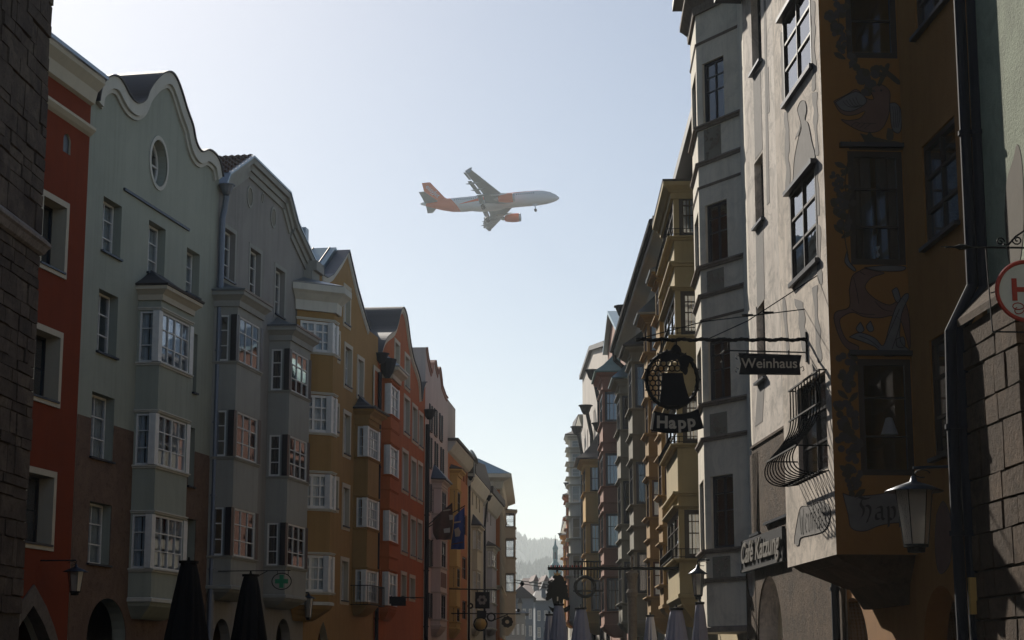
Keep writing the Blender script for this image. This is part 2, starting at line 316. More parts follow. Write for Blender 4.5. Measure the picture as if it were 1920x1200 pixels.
# ------------------------------------------------------------------ houses: local x = along the facade (left to right), y = into the house, z = up
class House:
    def __init__(s, name, label, side, P, Q, cat='house', group=None):
        s.side = side; P = Vector(P); Q = Vector(Q); a, b = (P, Q) if side == 'L' else (Q, P)
        d = (b - a); s.L = d.length; d.normalize(); s.ang = atan2(d.y, d.x)
        s.o = bpy.data.objects.new(name, None); COL.objects.link(s.o); s.o.empty_display_size = .5
        s.W = Matrix.Translation((a.x, a.y, 0)) @ Matrix.Rotation(s.ang, 4, 'Z'); s.o.matrix_world = s.W; s.I = s.W.inverted()
        tag(s.o, label, cat, group); s.holes = []; s.wins = []
    def hit(s, px, py, M=None):                      # where the pixel's ray meets the plane y = 0 of M (house-local)
        I = (s.W @ M).inverted() if M is not None else s.I
        c = I @ Vector((0, 0, EYE)); d = (I.to_3x3() @ ray(px, py)); t = -c.y / d.y; p = c + d * t
        return p.x, p.z
    def uv(s, px, py, y0=0.0): return s.hit(px, py, Matrix.Translation((0, y0, 0)))
    def wY(s, u, y=0.0): return (s.W @ Vector((u, y, 0))).y
    def zc(s, py, u, y=0.0): return zY(py, s.wY(u, y))
    def win(s, BL, TR, hole=True, **kw):
        u0, z0 = s.uv(*BL); u1, z1 = s.uv(*TR); s.winu(u0, u1, z0, z1, hole, **kw)
    def winu(s, u0, u1, z0, z1, hole=True, **kw):
        if hole: s.holes.append([(u0, z0), (u1, z0), (u1, z1), (u0, z1)])
        s.wins.append((u0, u1, z0, z1, kw))
    def build(s, outline, mat, depth=.3, D=9.0, zl=None, zr=None, rev=None, roofm='slate', roof=None, thick=.35, name='wall', top=True):
        b = MB(); b.panel(outline, s.holes, depth, mat, rev)
        zl = zl or outline[-1][1]; zr = zr or outline[2][1]
        up = outline[1:] + outline[:1]
        for i in range(1, len(outline) - 1 + 0):     # thickness of the parapet
            a, c = outline[i], outline[i + 1]
            b.add([(a[0], 0, a[1]), (c[0], 0, c[1]), (c[0], thick, c[1]), (a[0], thick, a[1])], [(0, 1, 2, 3)], mat)
        L = s.L; x0 = outline[0][0]; x1 = outline[1][0]
        b.add([(x0, 0, 0), (x0, 0, zl), (x0, D, zl), (x0, D, 0)], [(0, 1, 2, 3)], mat)
        b.add([(x1, 0, 0), (x1, 0, zr), (x1, D, zr), (x1, D, 0)], [(3, 2, 1, 0)], mat)
        b.add([(x0, D, 0), (x1, D, 0), (x1, D, zr), (x0, D, zl)], [(0, 1, 2, 3)], mat)
        if top: b.add([(x0, .3, zl), (x1, .3, zr), (x1, D, zr), (x0, D, zl)], [(0, 1, 2, 3)], roofm)
        w = b.obj(name, s.o)
        if roof: MB().prism(roof, thick - .06, D, roofm).obj('roof', s.o)
        for u0, u1, z0, z1, kw in s.wins:
            kw = dict(kw); kw.setdefault('recess', min(.16, depth - .06)); window(s.o, Matrix(), u0, u1, z0, z1, **kw)
        return w
    def plan(s, xl, xc, xr, yr, k=.15, k2=None):     # oriel plan from three pixel columns at row yr: wall edge, street corner, far edge
        k2 = k if k2 is None else k2
        if s.side == 'L':
            u0 = s.uv(xl, yr)[0]; c = s.I @ Vector((0, 0, EYE)); d = s.I.to_3x3() @ ray(xc, yr)
            # (u0 + k t, -t) on the ray
            t = (c.x * d.y - c.y * d.x - u0 * d.y) / (k * d.y + d.x); p = t; u1 = s.uv(xr, yr, -p)[0]
            return [(u0, 0), (u0 + k * p, -p), (u1, -p), (u1 + k2 * p, 0)]
        u1 = s.uv(xr, yr)[0]; c = s.I @ Vector((0, 0, EYE)); d = s.I.to_3x3() @ ray(xc, yr)
        t = (c.x * d.y - c.y * d.x - u1 * d.y) / (-k * d.y + d.x); p = t; u0 = s.uv(xl, yr, -p)[0]
        return [(u0 - k2 * p, 0), (u0, -p), (u1 - k * p, -p), (u1, 0)]
    def oriel(s, plan, floors, zt, zb, mat, fm, faces, roof=None, corn=(.35, .2), corn_m=None, trim=None, sillp=.09, bands=(), corbel=.5, cur='curtain', gm='glass', post=None, head=True, wk=None, corbel_m=None):
        trim = trim or mat; corn_m = corn_m or trim; b = MB(); wk = wk or {}
        for i in range(len(plan) - 1):
            a, c = Vector(plan[i]), Vector(plan[i + 1]); d = c - a; l = d.length; d.normalize()
            M = Matrix(((d.x, -d.y, 0, a.x), (d.y, d.x, 0, a.y), (0, 0, 1, 0), (0, 0, 0, 1))); hs = []
            fc = faces.get(i)
            if fc:
                ml, mr, co, ro = fc
                for z0, z1 in floors:
                    hs.append([(ml, z0), (l - mr, z0), (l - mr, z1), (ml, z1)])
                    kw = dict(recess=.05, fm=fm, cur=cur, gm=gm, cols=co, rows=ro); kw.update(wk); window(s.o, M, ml, l - mr, z0, z1, **kw)
            b.T = M; b.panel([(0, zb), (l, zb), (l, zt), (0, zt)], hs, .12, mat); b.T = Matrix()
        n = len(plan); b.add([(p[0], p[1], zb) for p in plan], [tuple(range(n - 1, -1, -1))], mat); b.add([(p[0], p[1], zt) for p in plan], [tuple(range(n))], mat)
        if corbel:
            c = ((plan[0][0] + plan[-1][0]) / 2); R = []
            for f, dz in ((1, 0), (.93, .25), (.72, .55), (.5, .85), (.35, 1.0)): R.append([(c + (p[0] - c) * (.6 + .4 * f), p[1] * f + .0, zb - .004 - dz * corbel) for p in plan])
            for i in range(len(R) - 1):
                b.add(R[i] + R[i + 1], [(k, k + 1, n + k + 1, n + k) for k in range(n - 1)], corbel_m or mat)
            b.add(R[-1], [tuple(range(n))], corbel_m or mat)
        o = b.obj('oriel', s.o)
        for z0, z1 in floors:
            MB().sweep(plan, mould(z0 - .11, .10, sillp), trim).obj('sill_moulding', o)
            if head: MB().sweep(plan, mould(z1 + .03, .09, sillp * .8), trim).obj('head_moulding', o)
        for z, h, pr in bands: MB().sweep(plan, mould(z, h, pr), trim).obj('moulding', o)
        MB().sweep(plan, [(0, zb), (.05, zb + .002), (.05, zb + .10), (0, zb + .13)], trim).obj('foot_moulding', o)
        h, pr = corn
        MB().sweep(plan, [(0, zt - h), (pr * .25, zt - h), (pr * .3, zt - h * .6), (pr * .75, zt - h * .35), (pr, zt - h * .25), (pr, zt + .004), (0, zt + .004)], corn_m).obj('cornice', o)
        if post:
            for z0, z1 in floors:
                for k in range(1, n - 1):
                    pw = MB(); x, y = plan[k]; q_ = .13 if post == 'frame_dark' else .15; pw.box(x - q_, x + q_, y - .014, y + .2, z0 + .002, z1 - .002, post); pw.obj('corner_post', o)
        if roof:
            ov, hz, rm, bell = roof; e = [(p[0], p[1], zt + .01) for p in offs(plan, ov)]; lip = [(p[0], p[1], zt + .07) for p in offs(plan, ov + .02)]
            ua = plan[0][0] + (plan[-1][0] - plan[0][0]) * .32; ub = plan[0][0] + (plan[-1][0] - plan[0][0]) * .68
            T = [(ua if k < n / 2 else ub, .0, zt + hz) for k in range(n)]; r = MB(); rings = [e, lip]
            for f in (.35, .65): rings.append([tuple(Vector(lip[k]).lerp(Vector(T[k]), f) - Vector((0, 0, bell * hz * sin(pi * f)))) for k in range(n)])
            rings.append(T)
            for i in range(len(rings) - 1): r.add(rings[i] + rings[i + 1], [(k, k + 1, n + k + 1, n + k) for k in range(n - 1)], rm)
            r.add(e, [tuple(range(n - 1, -1, -1))], rm); r.obj('oriel_roof', o)
        return o
    def coping(s, pts, w, mat, cap, out=.12, back=.45, capback=.7, capt=.05):
        P = [Vector(p) for p in pts]; b = MB(); c = MB(); n = len(P); Nn = []
        for i in range(n):
            d = (P[min(n - 1, i + 1)] - P[max(0, i - 1)]).normalized(); Nn.append(Vector((-d.y, d.x)) if True else 0)
        sg = 1 if sum(q.y for q in Nn) > 0 else -1
        Nn = [q * sg for q in Nn]
        for i in range(n - 1):
            a, e, na, ne = P[i], P[i + 1], Nn[i], Nn[i + 1]
            for (o0, o1, y0, y1, m_, B) in ((.0, w, -out, back, mat, b), (w * .95, w * 1.35, -out * .45, 0, mat, b), (-capt, -.002, -out - .06, capback, cap, c)):
                q = [a - na * o0, e - ne * o0, e - ne * o1, a - na * o1]
                vs = [(p.x, y0, p.y) for p in q] + [(p.x, y1, p.y) for p in q]
                B.add(vs, [(0, 1, 2, 3), (7, 6, 5, 4), (0, 4, 5, 1), (2, 6, 7, 3), (0, 3, 7, 4), (1, 5, 6, 2)], m_)
        o = b.obj('gable_coping', s.o); c.obj('metal_cap', o); return o
    def pipe(s, pts, r, mat, head=None, clips=()):
        b = MB(); b.tube(pts, r, mat, 10)
        for z in clips:
            q = min(pts, key=lambda p: abs(p[2] - z)); b.tube([(q[0], q[1], z - .03), (q[0], q[1], z + .03)], r * 1.3, mat, 10)
        o = b.obj('downpipe', s.o)
        if head:
            x, y, z, w = head; h = MB(); h.lathe([(w * .3, z - .62 * w * 2), (w * .55, z - .45 * w * 2), (w * .85, z - .12 * w), (w, z - .1 * w), (w, z), (w * .7, z)], mat, 10, (x, y)); h.obj('rain_head', o)
        return o
def hole_obj(): pass
# ------------------------------------------------------------------ ground
g = MB(); g.add([(-4000, -400, 0), (4000, -400, 0), (4000, 5200, 0), (-4000, 5200, 0)], [(0, 1, 2, 3)], 'cobble')
tag(g.obj('ground'), kind='structure')
def gable(H, px, k=3, smooth=True, e=.0):
    pts = [H.uv(x, y) for x, y in px]; return spline(pts, k) if smooth else pts
def outline(H, pts, x0=0.0, x1=None):
    x1 = H.L if x1 is None else x1
    q = [(min(max(x, x0), x1), z) for x, z in pts]
    return [(x0, 0), (x1, 0)] + ([] if abs(q[-1][0] - x1) < 1e-6 else [(x1, q[-1][1])]) + q[::-1] + ([] if abs(q[0][0] - x0) < 1e-6 else [(x0, q[0][1])])
# facade corners along the left side of the street (X, Y), near to far
PL = [(-16.6, 30.6), (-12.4, 52.0), (-10.3, 62.6), (-8.26, 73.6), (-6.34, 85.7), (-4.79, 100.5), (-3.88, 110.9), (-2.96, 122.7), (-2.11, 134.8), (-1.28, 146.7)]
# ---- tower of rough stone blocks, at the left edge
T = House('stone_tower', 'old city tower of rough brown stone blocks with a ledge, beside the red house', 'L', (-13.0, 30.0), (-12.1, 46.0), 'tower')
tw = T.o; TL = T.L
b = MB(); b.box(0, TL - .03, .06, 7, 0, 34, 'mortar'); b.obj('wall', tw)
zL = T.uv(76, 462)[1]
b = MB(); pl = [(0, 0), (TL, 0), (TL, 7)]
b.sweep(pl, [(0, zL - .25), (.08, zL - .2), (.16, zL - .05), (.22, zL), (.22, zL + .08), (0, zL + .3)], 'trim_stone', 7); b.obj('ledge', tw)
z = 3.0
while z < 19.0:
    h = random.choice((.26, .34, .42, .55, .7)); x = TL; first = True
    if abs(z - zL) < .3: z = zL + .3
    while x > TL - 3.6:
        w = random.uniform(.3, 1.3); pr = random.uniform(-.03, .03); B = MB(); c = .014
        x0, x1 = x - w + .004, x - .004
        if first: x1 = TL + random.uniform(-.025, .02)
        j = lambda a: a + random.uniform(-.02, .02)
        B.add([(x0, .08, z), (x1, .08, z), (x1, .08, z + h), (x0, .08, z + h), (j(x0 + c), -pr, j(z + c)), (j(x1 - c), -pr, j(z + c)), (j(x1 - c), -pr, j(z + h - c)), (j(x0 + c), -pr, j(z + h - c))],
              [(4, 5, 6, 7), (0, 1, 5, 4), (1, 2, 6, 5), (2, 3, 7, 6), (3, 0, 4, 7)], 'tower_stone')
        if first:
            dp = random.uniform(.5, 1.1); B.add([(x1, .08, z), (x1, dp, z + .01), (x1, dp, z + h - .02), (x1, .08, z + h)], [(0, 1, 2, 3)], 'tower_stone')
        B.obj('stone', tw); x -= w; first = False
    z += h + .006
# ---- red house
H = House('red_house', 'dark red plastered house with cream window surrounds beside the stone tower', 'L', PL[0], PL[1])
for BL, TR in (((74, 490), (123, 391)), ((59, 738), (111, 634)), ((43, 1014), (99, 896)), ((29, 1290), (85, 1165))):
    if BL[1] < 1200: H.win(BL, TR, cols=2, rows=2, fm='frame_dark', recess=.42, sur='cream_trim', sw=.17, sd=.05, sill='zinc_dark')
H.holes[-1:] = H.holes[-1:]
u0, z0 = H.uv(118, 283); u1, z1 = H.uv(133, 262); H.holes.append(arch(u0, u1, z0, z1 + .1)); MB().prism(arch(u0 + .02, u1 - .02, z0 + .02, z1 + .08), .05, .1, 'frame_dark').obj('hole_shade', H.o)  # dark panel stands in for the shade inside the small arched hole
ua, za = H.uv(60, 1135); uA, uB = ua - 2.3, ua + 2.3
H.holes.append(arch(uA, uB, .05, za, 'point'))
zt = H.uv(175, 155)[1]
H.build([(0, 0), (H.L, 0), (H.L, zt), (0, zt)], 'red', depth=.5, rev='cream_trim', D=10)
b = MB(); pl = [(-.2, 0), (H.L, 0)]
b.sweep(pl, [(0, zt - .75), (.12, zt - .7), (.2, zt - .35), (.42, zt - .12), (.42, zt + .02), (0, zt + .02)], 'cream_trim')
zm = H.uv(175, 248)[1]; b.sweep(pl, [(0, zm - .22), (.1, zm - .15), (.2, zm - .05), (.2, zm + .03), (0, zm + .06)], 'cream_trim'); b.obj('cornice', H.o)
MB().add([(-.2, -.5, zt + .03), (H.L + .05, -.5, zt + .03), (H.L + .05, 9, zt + 3), (-.2, 9, zt + 3), (-.2, -.5, zt + .14), (H.L + .05, -.5, zt + .14), (H.L + .05, 9, zt + 3.1), (-.2, 9, zt + 3.1)], [(0, 1, 5, 4), (4, 5, 6, 7), (1, 2, 6, 5), (0, 3, 2, 1)], 'zinc').obj('roof', H.o)
A = arch(uA, uB, .05, za, 'point'); O_ = arch(uA - .42, uB + .42, .05, za + .55, 'point')
k = len(A)
for i in range(1, k - 2, 2):                                        # voussoirs of the pointed arch
    j = min(i + 2, k - 2); B = MB(); q = [A[i], A[j], O_[j], O_[i]]
    B.add([(p[0], -.05, p[1]) for p in q] + [(p[0], .3, p[1]) for p in q], [(0, 1, 2, 3), (0, 4, 5, 1), (1, 5, 6, 2), (2, 6, 7, 3), (3, 7, 4, 0)], 'trim_stone'); B.obj('arch_stone', H.o)
# ---- pale green gabled house
H = House('gabled_house', 'pale grey-green house with a curved baroque gable, oval window and one tall oriel', 'L', PL[1], PL[2])
for BL, TR in (((190, 468), (229, 388)), ((276, 509), (311, 431)), ((348, 546), (375, 478)), ((181, 657), (222, 558)), ((168, 855), (215, 748)), ((163, 1055), (209, 948)), ((361, 735), (371, 628)), ((351, 910), (366, 804)), ((346, 1075), (367, 975))):
    H.win(BL, TR, cols=2, rows=3, recess=.3, sill='zinc_dark', cur='curtain' if random.random() < .75 else None)
oc = H.uv(297, 306); orx = (H.uv(312, 306)[0] - oc[0]); orz = (oc[1] - H.uv(297, 350)[1])
H.holes.append(ellipse(oc, orx, orz))
G = gable(H, [(176, 190), (180, 166), (189, 150), (201, 143), (213, 146), (222, 157), (231, 175), (240, 188), (252, 195), (264, 187), (270, 171), (280, 155), (295, 140), (310, 136), (321, 147), (331, 172), (341, 205), (352, 236), (357, 262), (363, 278), (371, 286), (383, 282), (395, 290), (404, 305), (409, 332)], 3)
for ax, by in (((150, 1180), (0, 0)),): pass
ar = H.uv(205, 1122)
H.holes.append(arch(ar[0] - 1.5, ar[0] + 1.3, .05, ar[1], .8)); ar2 = H.uv(330, 1150); H.holes.append(arch(ar2[0] - 1.4, ar2[0] + 2.2, .05, ar2[1] - .4, .7))
H.build(outline(H, G), 'green_grey', depth=.42, zl=H.uv(180, 195)[1] - .4, zr=H.uv(405, 330)[1] - .4, D=11, thick=.5)
apx = H.uv(310, 150); H_ = H
MB().prism([(.2, H.uv(180, 200)[1] - .6), (H.L - .2, H.uv(400, 330)[1] - .6), (H.L * .66, apx[1] - .7), (H.L * .5, apx[1] - .5)], .46, 11, 'slate').obj('roof', H.o)
H.coping(G, .38, 'white_trim', 'slate', out=.16, back=.5, capback=1.5)
# oval surround and window
b = MB(); E1 = ellipse(oc, orx, orz, 32); E2 = ellipse(oc, orx + .13, orz + .13, 32)
vs = [(p[0], -.04, p[1]) for p in E1] + [(p[0], -.04, p[1]) for p in E2] + [(p[0], .03, p[1]) for p in E2]
b.add(vs, [(i, (i + 1) % 32, 32 + (i + 1) % 32, 32 + i) for i in range(32)] + [(32 + i, 32 + (i + 1) % 32, 64 + (i + 1) % 32, 64 + i) for i in range(32)], 'white_trim')
ow = b.obj('oval_window', H.o)
b = MB(); b.box(oc[0] - .04, oc[0] + .04, .28, .36, oc[1] - orz, oc[1] + orz, 'frame_white'); b.box(oc[0] - orx, oc[0] + orx, .285, .355, oc[1] - .03, oc[1] + .03, 'frame_white')
b.tube([(p[0], .32, p[1]) for p in E1 + E1[:1]], .05, 'frame_white', 6, False); b.obj('frame', ow)
MB().prism(ellipse(oc, orx - .02, orz - .02, 24), .315, .325, 'glass').obj('pane', ow)
# long ledge above the middle window, plaster step and brown stone below
u0, z0 = H.uv(231, 356); u1, z1 = H.uv(353, 430); zz = (z0 + z1) / 2
MB().box(u0, u1, -.07, .0, zz - .04, zz + .04, 'zinc_dark').obj('string_course', H.o)
st = [H.uv(133, 778), H.uv(160, 788), H.uv(172, 792), H.uv(211, 800), H.uv(250, 808), H.uv(362, 852), H.uv(392, 858)]
zs_ = st[0][1]
def skin(H, rects, mat, y=-.012, name='exposed_stone'):
    b = MB(); hs = H.holes
    for u0, u1, z0, z1 in rects:
        R_ = lambda h: (min(p[0] for p in h), max(p[0] for p in h), min(p[1] for p in h), max(p[1] for p in h))
        cut = sorted([r for r in map(R_, hs) if r[0] > u0 + .02 and r[1] < u1 - .02 and r[2] < z1 - .02 < r[3] - .0], reverse=True); top = []
        for r in cut: top += [(r[1], z1), (r[1], r[2]), (r[0], r[2]), (r[0], z1)]
        inn = [h for h in hs if min(p[0] for p in h) > u0 + .02 and max(p[0] for p in h) < u1 - .02 and min(p[1] for p in h) > z0 + .02 and max(p[1] for p in h) < z1 - .02]
        b.T = Matrix.Translation((0, y, 0)); b.panel([(u0, z0), (u1, z0), (u1, z1)] + top + [(u0, z1)], inn, .03, mat); b.T = Matrix()
    return b.obj(name, H.o)
zz = H.uv(230, 803)[1]
skin(H, [(.01, H.L - .01, .02, zz)], 'brown_plaster')
pl = H.plan(257, 300, 359, 640, .12)
zf = lambda y: H.zc(y, pl[1][0], pl[1][1])
H.oriel(pl, [(zf(678), zf(583)), (zf(871), zf(775)), (zf(1065), zf(964))], zf(538), zf(1128), 'green_grey', 'frame_white', {0: (.07, .12, 1, 3), 1: (.12, .16, 4, 3), 2: (.12, .07, 1, 3)},
        roof=(.3, .75, 'slate', .06), corn=(.42, .26), corn_m='cream_trim', trim='white_trim', corbel=.5, post='frame_white', wk=dict(mull=2, fw=.06))
zp = H.uv(408, 345)[1]
H.pipe([(H.L, -.16, .1), (H.L, -.16, zp - 4), (H.L, -.16, zp - 1.2), (H.L + .05, -.2, zp - .9), (H.L + .02, -.28, zp - .4)], .11, 'pipe_blue', (H.L + .02, -.28, zp, .3), [3, 5, 7.5, 10, 12.5])
# ---- lavender house with two oriels
H = House('lavender_house', 'lavender-grey house with a hipped gable, round medallions and two grey oriels', 'L', PL[2], PL[3])
for BL, TR in (((417, 518), (441, 440)), ((467, 554), (489, 477)), ((515, 587), (534, 512))):
    H.win(BL, TR, cols=2, rows=3, recess=.22, sur='lavender_light', sw=.16, sd=.02, sill='zinc_dark')
G = gable(H, [(411, 345), (418, 325), (463, 293), (533, 361), (548, 418), (582, 492)], smooth=False)
for x in (405, 482, 520, 545):
    a0 = H.uv(x + 12, 1150); H.holes.append(arch(a0[0] - .9, a0[0] + .9, .05, zY(1160, H.wY(a0[0])), 'round')) if x in (405, 520) else None
H.build(outline(H, G), 'lavender', depth=.35, zl=H.uv(415, 340)[1], zr=H.uv(582, 492)[1] - .1, D=11, thick=.4)
b = MB()
for a, c in zip(G[:-1], G[1:]):                                     # raking cornice
    d = (Vector(c) - Vector(a)).normalized(); nn = Vector((-d.y, d.x)); nn = nn if nn.y > 0 else -nn
    for o0, o1, ou in ((-.74, -.5, .07), (-.5, -.26, .15), (-.26, -.06, .26)):
        q = [Vector(a) + nn * o0, Vector(c) + nn * o0, Vector(c) + nn * o1, Vector(a) + nn * o1]
        b.add([(p.x, -ou, p.y) for p in q] + [(p.x, .1, p.y) for p in q], [(0, 1, 2, 3), (0, 4, 5, 1), (2, 6, 7, 3), (1, 5, 6, 2), (3, 7, 4, 0)], 'lavender_light')
b.box(H.L - .9, H.L + .15, -.35, .2, G[-1][1] - .9, G[-1][1] - .5, 'lavender_light'); b.box(H.L - .8, H.L + .3, -.5, .2, G[-1][1] - .5, G[-1][1] - .1, 'lavender_light'); b.obj('cornice', H.o)
b = MB()
for a, c in zip(G[:-1], G[1:]):
    d = (Vector(c) - Vector(a)).normalized(); nn = Vector((-d.y, d.x)); nn = nn if nn.y > 0 else -nn
    q = [Vector(a) - nn * .058, Vector(c) - nn * .058, Vector(c) + nn * .02, Vector(a) + nn * .02]
    b.add([(p.x, -.3, p.y) for p in q] + [(p.x, 11, p.y) for p in q], [(0, 1, 2, 3), (0, 4, 5, 1), (2, 6, 7, 3), (1, 5, 6, 2), (3, 7, 4, 0), (4, 7, 6, 5)], 'zinc')
rf = b.obj('roof', H.o)
# tiled slope rising behind the gable's left shoulder
b = MB(); ta, tb = Vector(G[1]), Vector(G[2]); td = (tb - ta).normalized(); tn = Vector((-td.y, td.x)); tl = (tb - ta).length; rw = int(tl / .2)
for i in range(rw + 1):
    for j in range(34):
        y0 = -.2 + j * .24 + (i % 2) * .06; p = ta + td * (i * .2) + tn * .03; q = p + td * .25 - tn * .03; e_ = tn * .05
        b.add([(p.x, y0, p.y), (p.x + e_.x, y0 + .11, p.y + e_.y), (p.x, y0 + .22, p.y), (q.x, y0, q.y), (q.x + e_.x, y0 + .11, q.y + e_.y), (q.x, y0 + .22, q.y)], [(0, 1, 4, 3), (1, 2, 5, 4), (0, 2, 1)], 'tile')
tag(b.obj('roof_tile', rf), kind='stuff')
for (x, y, rx, rz) in ((468, 369, .34, .42), (512, 408, .34, .42), (492, 371, .14, .2)):
    c = H.uv(x, y); m_ = MB(); E1 = ellipse(c, rx, rz, 20); E2 = ellipse(c, rx * .8, rz * .8, 20)
    m_.add([(p[0], -.035, p[1]) for p in E1] + [(p[0], -.035, p[1]) for p in E2] + [(p[0], .0, p[1]) for p in E1] + [(p[0], -.008, p[1]) for p in E2],
           [(i, (i + 1) % 20, 20 + (i + 1) % 20, 20 + i) for i in range(20)] + [(40 + i, 40 + (i + 1) % 20, (i + 1) % 20, i) for i in range(20)] + [(20 + i, 20 + (i + 1) % 20, 60 + (i + 1) % 20, 60 + i) for i in range(20)], 'lavender_light')
    m_.add([(p[0], -.008, p[1]) for p in E2], [tuple(range(20))], 'old_grey'); m_.obj('medallion', H.o)
pl = H.plan(398, 443, 489, 700, .1); zf = lambda y: H.zc(y, pl[1][0], pl[1][1])
H.oriel(pl, [(zf(676), zf(590)), (zf(855), zf(769)), (zf(1041), zf(951))], zf(548), zf(1104), 'lavender_light', 'frame_white', {0: (.1, .3, 1, 3), 1: (.26, .2, 3, 3), 2: (.2, .1, 1, 3)},
        roof=(.32, .55, 'zinc', .08), corn=(.5, .28), trim='lavender_light', corbel=.35, post='frame_dark', sillp=.07, head=False, cur=None, wk=dict(gm='glass_bright', fw=.06))
pl = H.plan(503, 543, 581, 720, .1); zf = lambda y: H.zc(y, pl[1][0], pl[1][1])
H.oriel(pl, [(zf(731), zf(654)), (zf(892), zf(815)), (zf(1060), zf(980))], zf(614), zf(1121), 'lavender_light', 'frame_white', {0: (.1, .3, 1, 3), 1: (.26, .2, 3, 3), 2: (.2, .1, 1, 3)},
        roof=(.32, .6, 'zinc', .1), corn=(.5, .28), trim='lavender_light', corbel=.35, post='frame_dark', sillp=.07, head=False, cur='curtain_dark', wk=dict(gm='glass_bright', fw=.06))
# ---- ochre house
H = House('ochre_house', 'ochre plastered house with a stepped tin-roofed gable and two oriels', 'L', PL[3], PL[4])
for BL, TR in (((644, 849), (656, 781)), ((642, 985), (654, 917)), ((639, 1125), (652, 1054)), ((646, 720), (659, 657)), ((670, 740), (681, 679)), ((645, 604), (656, 547)), ((629, 808), (634, 764)), ((627, 952), (633, 902)), ((629, 670), (636, 628))):
    H.win(BL, TR, cols=1, rows=2, recess=.2, sur='cream_trim', sw=.18, sd=.03, sill='zinc_dark', panes=False)
ua = H.uv(606, 1165); H.holes.append(arch(ua[0] - 1.2, ua[0] + 1.2, .05, ua[1], 'point'))
G = gable(H, [(591, 531), (591, 511), (603, 511), (604, 517), (612, 521), (622, 515), (638, 492), (652, 470), (668, 540), (685, 600), (691, 619)], smooth=False)
H.build(outline(H, [(0, G[0][1])] + G), 'ochre', depth=.3, rev='cream_trim', zl=G[0][1] - .2, zr=G[-1][1] - .3, D=10, roofm='tin_roof')
H.coping(G[3:], .2, 'white_trim', 'zinc_dark', out=.05, back=.3, capback=.48)
ap = G[7]; b = MB(); rx, rz = H.uv(638, 458); rzz = zY(457, H.wY(ap[0], 1.2))
b.prism([(-.1, G[0][1] - 1.0), (H.L + .3, G[-1][1] - .4), (ap[0], ap[1] + .1), (ap[0] - .1, ap[1] + .15)], .5, 10, 'tin_roof'); rf = b.obj('roof', H.o)
for k in range(7):                                                   # standing seams
    y = .8 + k * .75; MB().tube([(-.1, y, G[0][1] - .98), (ap[0] - .1, y, ap[1] + .17)], .03, 'slate', 5).obj('standing_seam', rf)
MB().box(ap[0] - 3.4, ap[0] - 2.9, 1.0, 2.2, ap[1] - 2.4, ap[1] + .3, 'zinc').obj('chimney', rf)
pl = H.plan(556, 625, 633, 640, .8); zf = lambda y: H.zc(y, pl[1][0], pl[1][1])
H.oriel(pl, [(zf(662), zf(606)), (zf(812), zf(743)), (zf(954), zf(890)), (zf(1110), zf(1042))], zf(542), zf(1135), 'ochre', 'frame_white', {0: (.15, .1, [0, .24, .48, .74, 1], 3), 1: (.1, .1, 2, 3), 2: (.12, .2, 1, 3)},
        roof=(.4, .5, 'zinc', .0), corn=(1.0, .5), corn_m='white_trim', trim='white_trim', corbel=.6, cur='curtain', post='frame_white', wk=dict(fw=.1, mw=.06, gm='glass_dull', mull=2))
pl = H.plan(664.5, 690.5, 711, 830, .12); zf = lambda y: H.zc(y, pl[1][0], pl[1][1])
H.oriel(pl, [(zf(856), zf(799)), (zf(988), zf(933)), (zf(1128), zf(1068))], zf(768), zf(1136), 'ochre', 'frame_white', {0: (.14, .12, 1, 3), 1: (.1, .1, 4, 3), 2: (.12, .14, 1, 3)},
        roof=(.4, .75, 'zinc_dark', .16), corn=(.4, .3), trim='ochre', corbel=.4, cur='curtain', post='frame_white', wk=dict(fw=.08))
b = MB(); zr_ = zf(1098); zb_ = zf(1134); P2 = offs(pl, .28)
for z in (zr_, zb_): b.tube([(p[0], p[1], z) for p in P2], .022, 'iron', 6)
for i in range(3):
    a, c = Vector(P2[i]), Vector(P2[i + 1]); nn = max(2, int((c - a).length / .14))
    for k in range(nn): p = a.lerp(c, k / nn); b.tube([(p.x, p.y, zb_), (p.x, p.y, zr_)], .009, 'iron', 4)
b.obj('balcony_railing', H.o)
zp = H.uv(697, 655)[1]
H.pipe([(H.L - .1, -.14, .1), (H.L - .1, -.14, zp - 5), (H.L - .1, -.14, zp - .9)], .09, 'pipe_dark', (H.L - .1, -.2, zp, .38), [4, 8, 11])
# ---- orange house
H = House('orange_house', 'bright orange house with a tall curved gable, narrow windows and a round-cornered oriel', 'L', PL[4], PL[5])
for BL, TR in (((740, 687), (748.5, 649)), ((759, 722), (767.5, 675)), ((757.5, 808), (767.5, 753)), ((773, 823), (782, 769)), ((785.5, 834), (792.5, 782)), ((754, 916), (764.5, 853)), ((770.5, 928), (779.5, 868)), ((783.5, 935), (791.5, 875)),
               ((752.5, 1032), (763, 967)), ((769.5, 1040), (778.5, 977)), ((782.5, 1046), (790.5, 983)), ((752, 1117), (761, 1080)), ((768, 1120), (777, 1086)), ((701, 760), (710, 700))):
    H.win(BL, TR, cols=1, rows=2, recess=.22, sur='cream_trim', sw=.19, sd=.03, sill='zinc_dark', panes=False)
G1 = gable(H, [(681, 585), (690, 593), (698, 605), (703, 618), (706, 640), (707, 676)])
G2 = gable(H, [(710, 678), (712, 662), (717, 644), (723, 632), (731, 625), (739, 618), (744, 602), (748, 585), (752, 577), (756, 580), (760, 593), (763, 612), (767, 643), (773, 673), (781, 697), (786, 718), (788, 752)])
G3 = gable(H, [(789, 748), (791, 730), (796, 717), (800, 725), (802, 760)])
Ga = [(x, z) for x, z in G1 + G2 + G3 if x > .0]
H.build(outline(H, [(0, Ga[0][1])] + [(min(p[0], H.L), p[1]) for p in Ga]), 'orange', depth=.3, rev='cream_trim', zl=G2[0][1], zr=G2[-1][1] - .5, D=10, thick=.4)
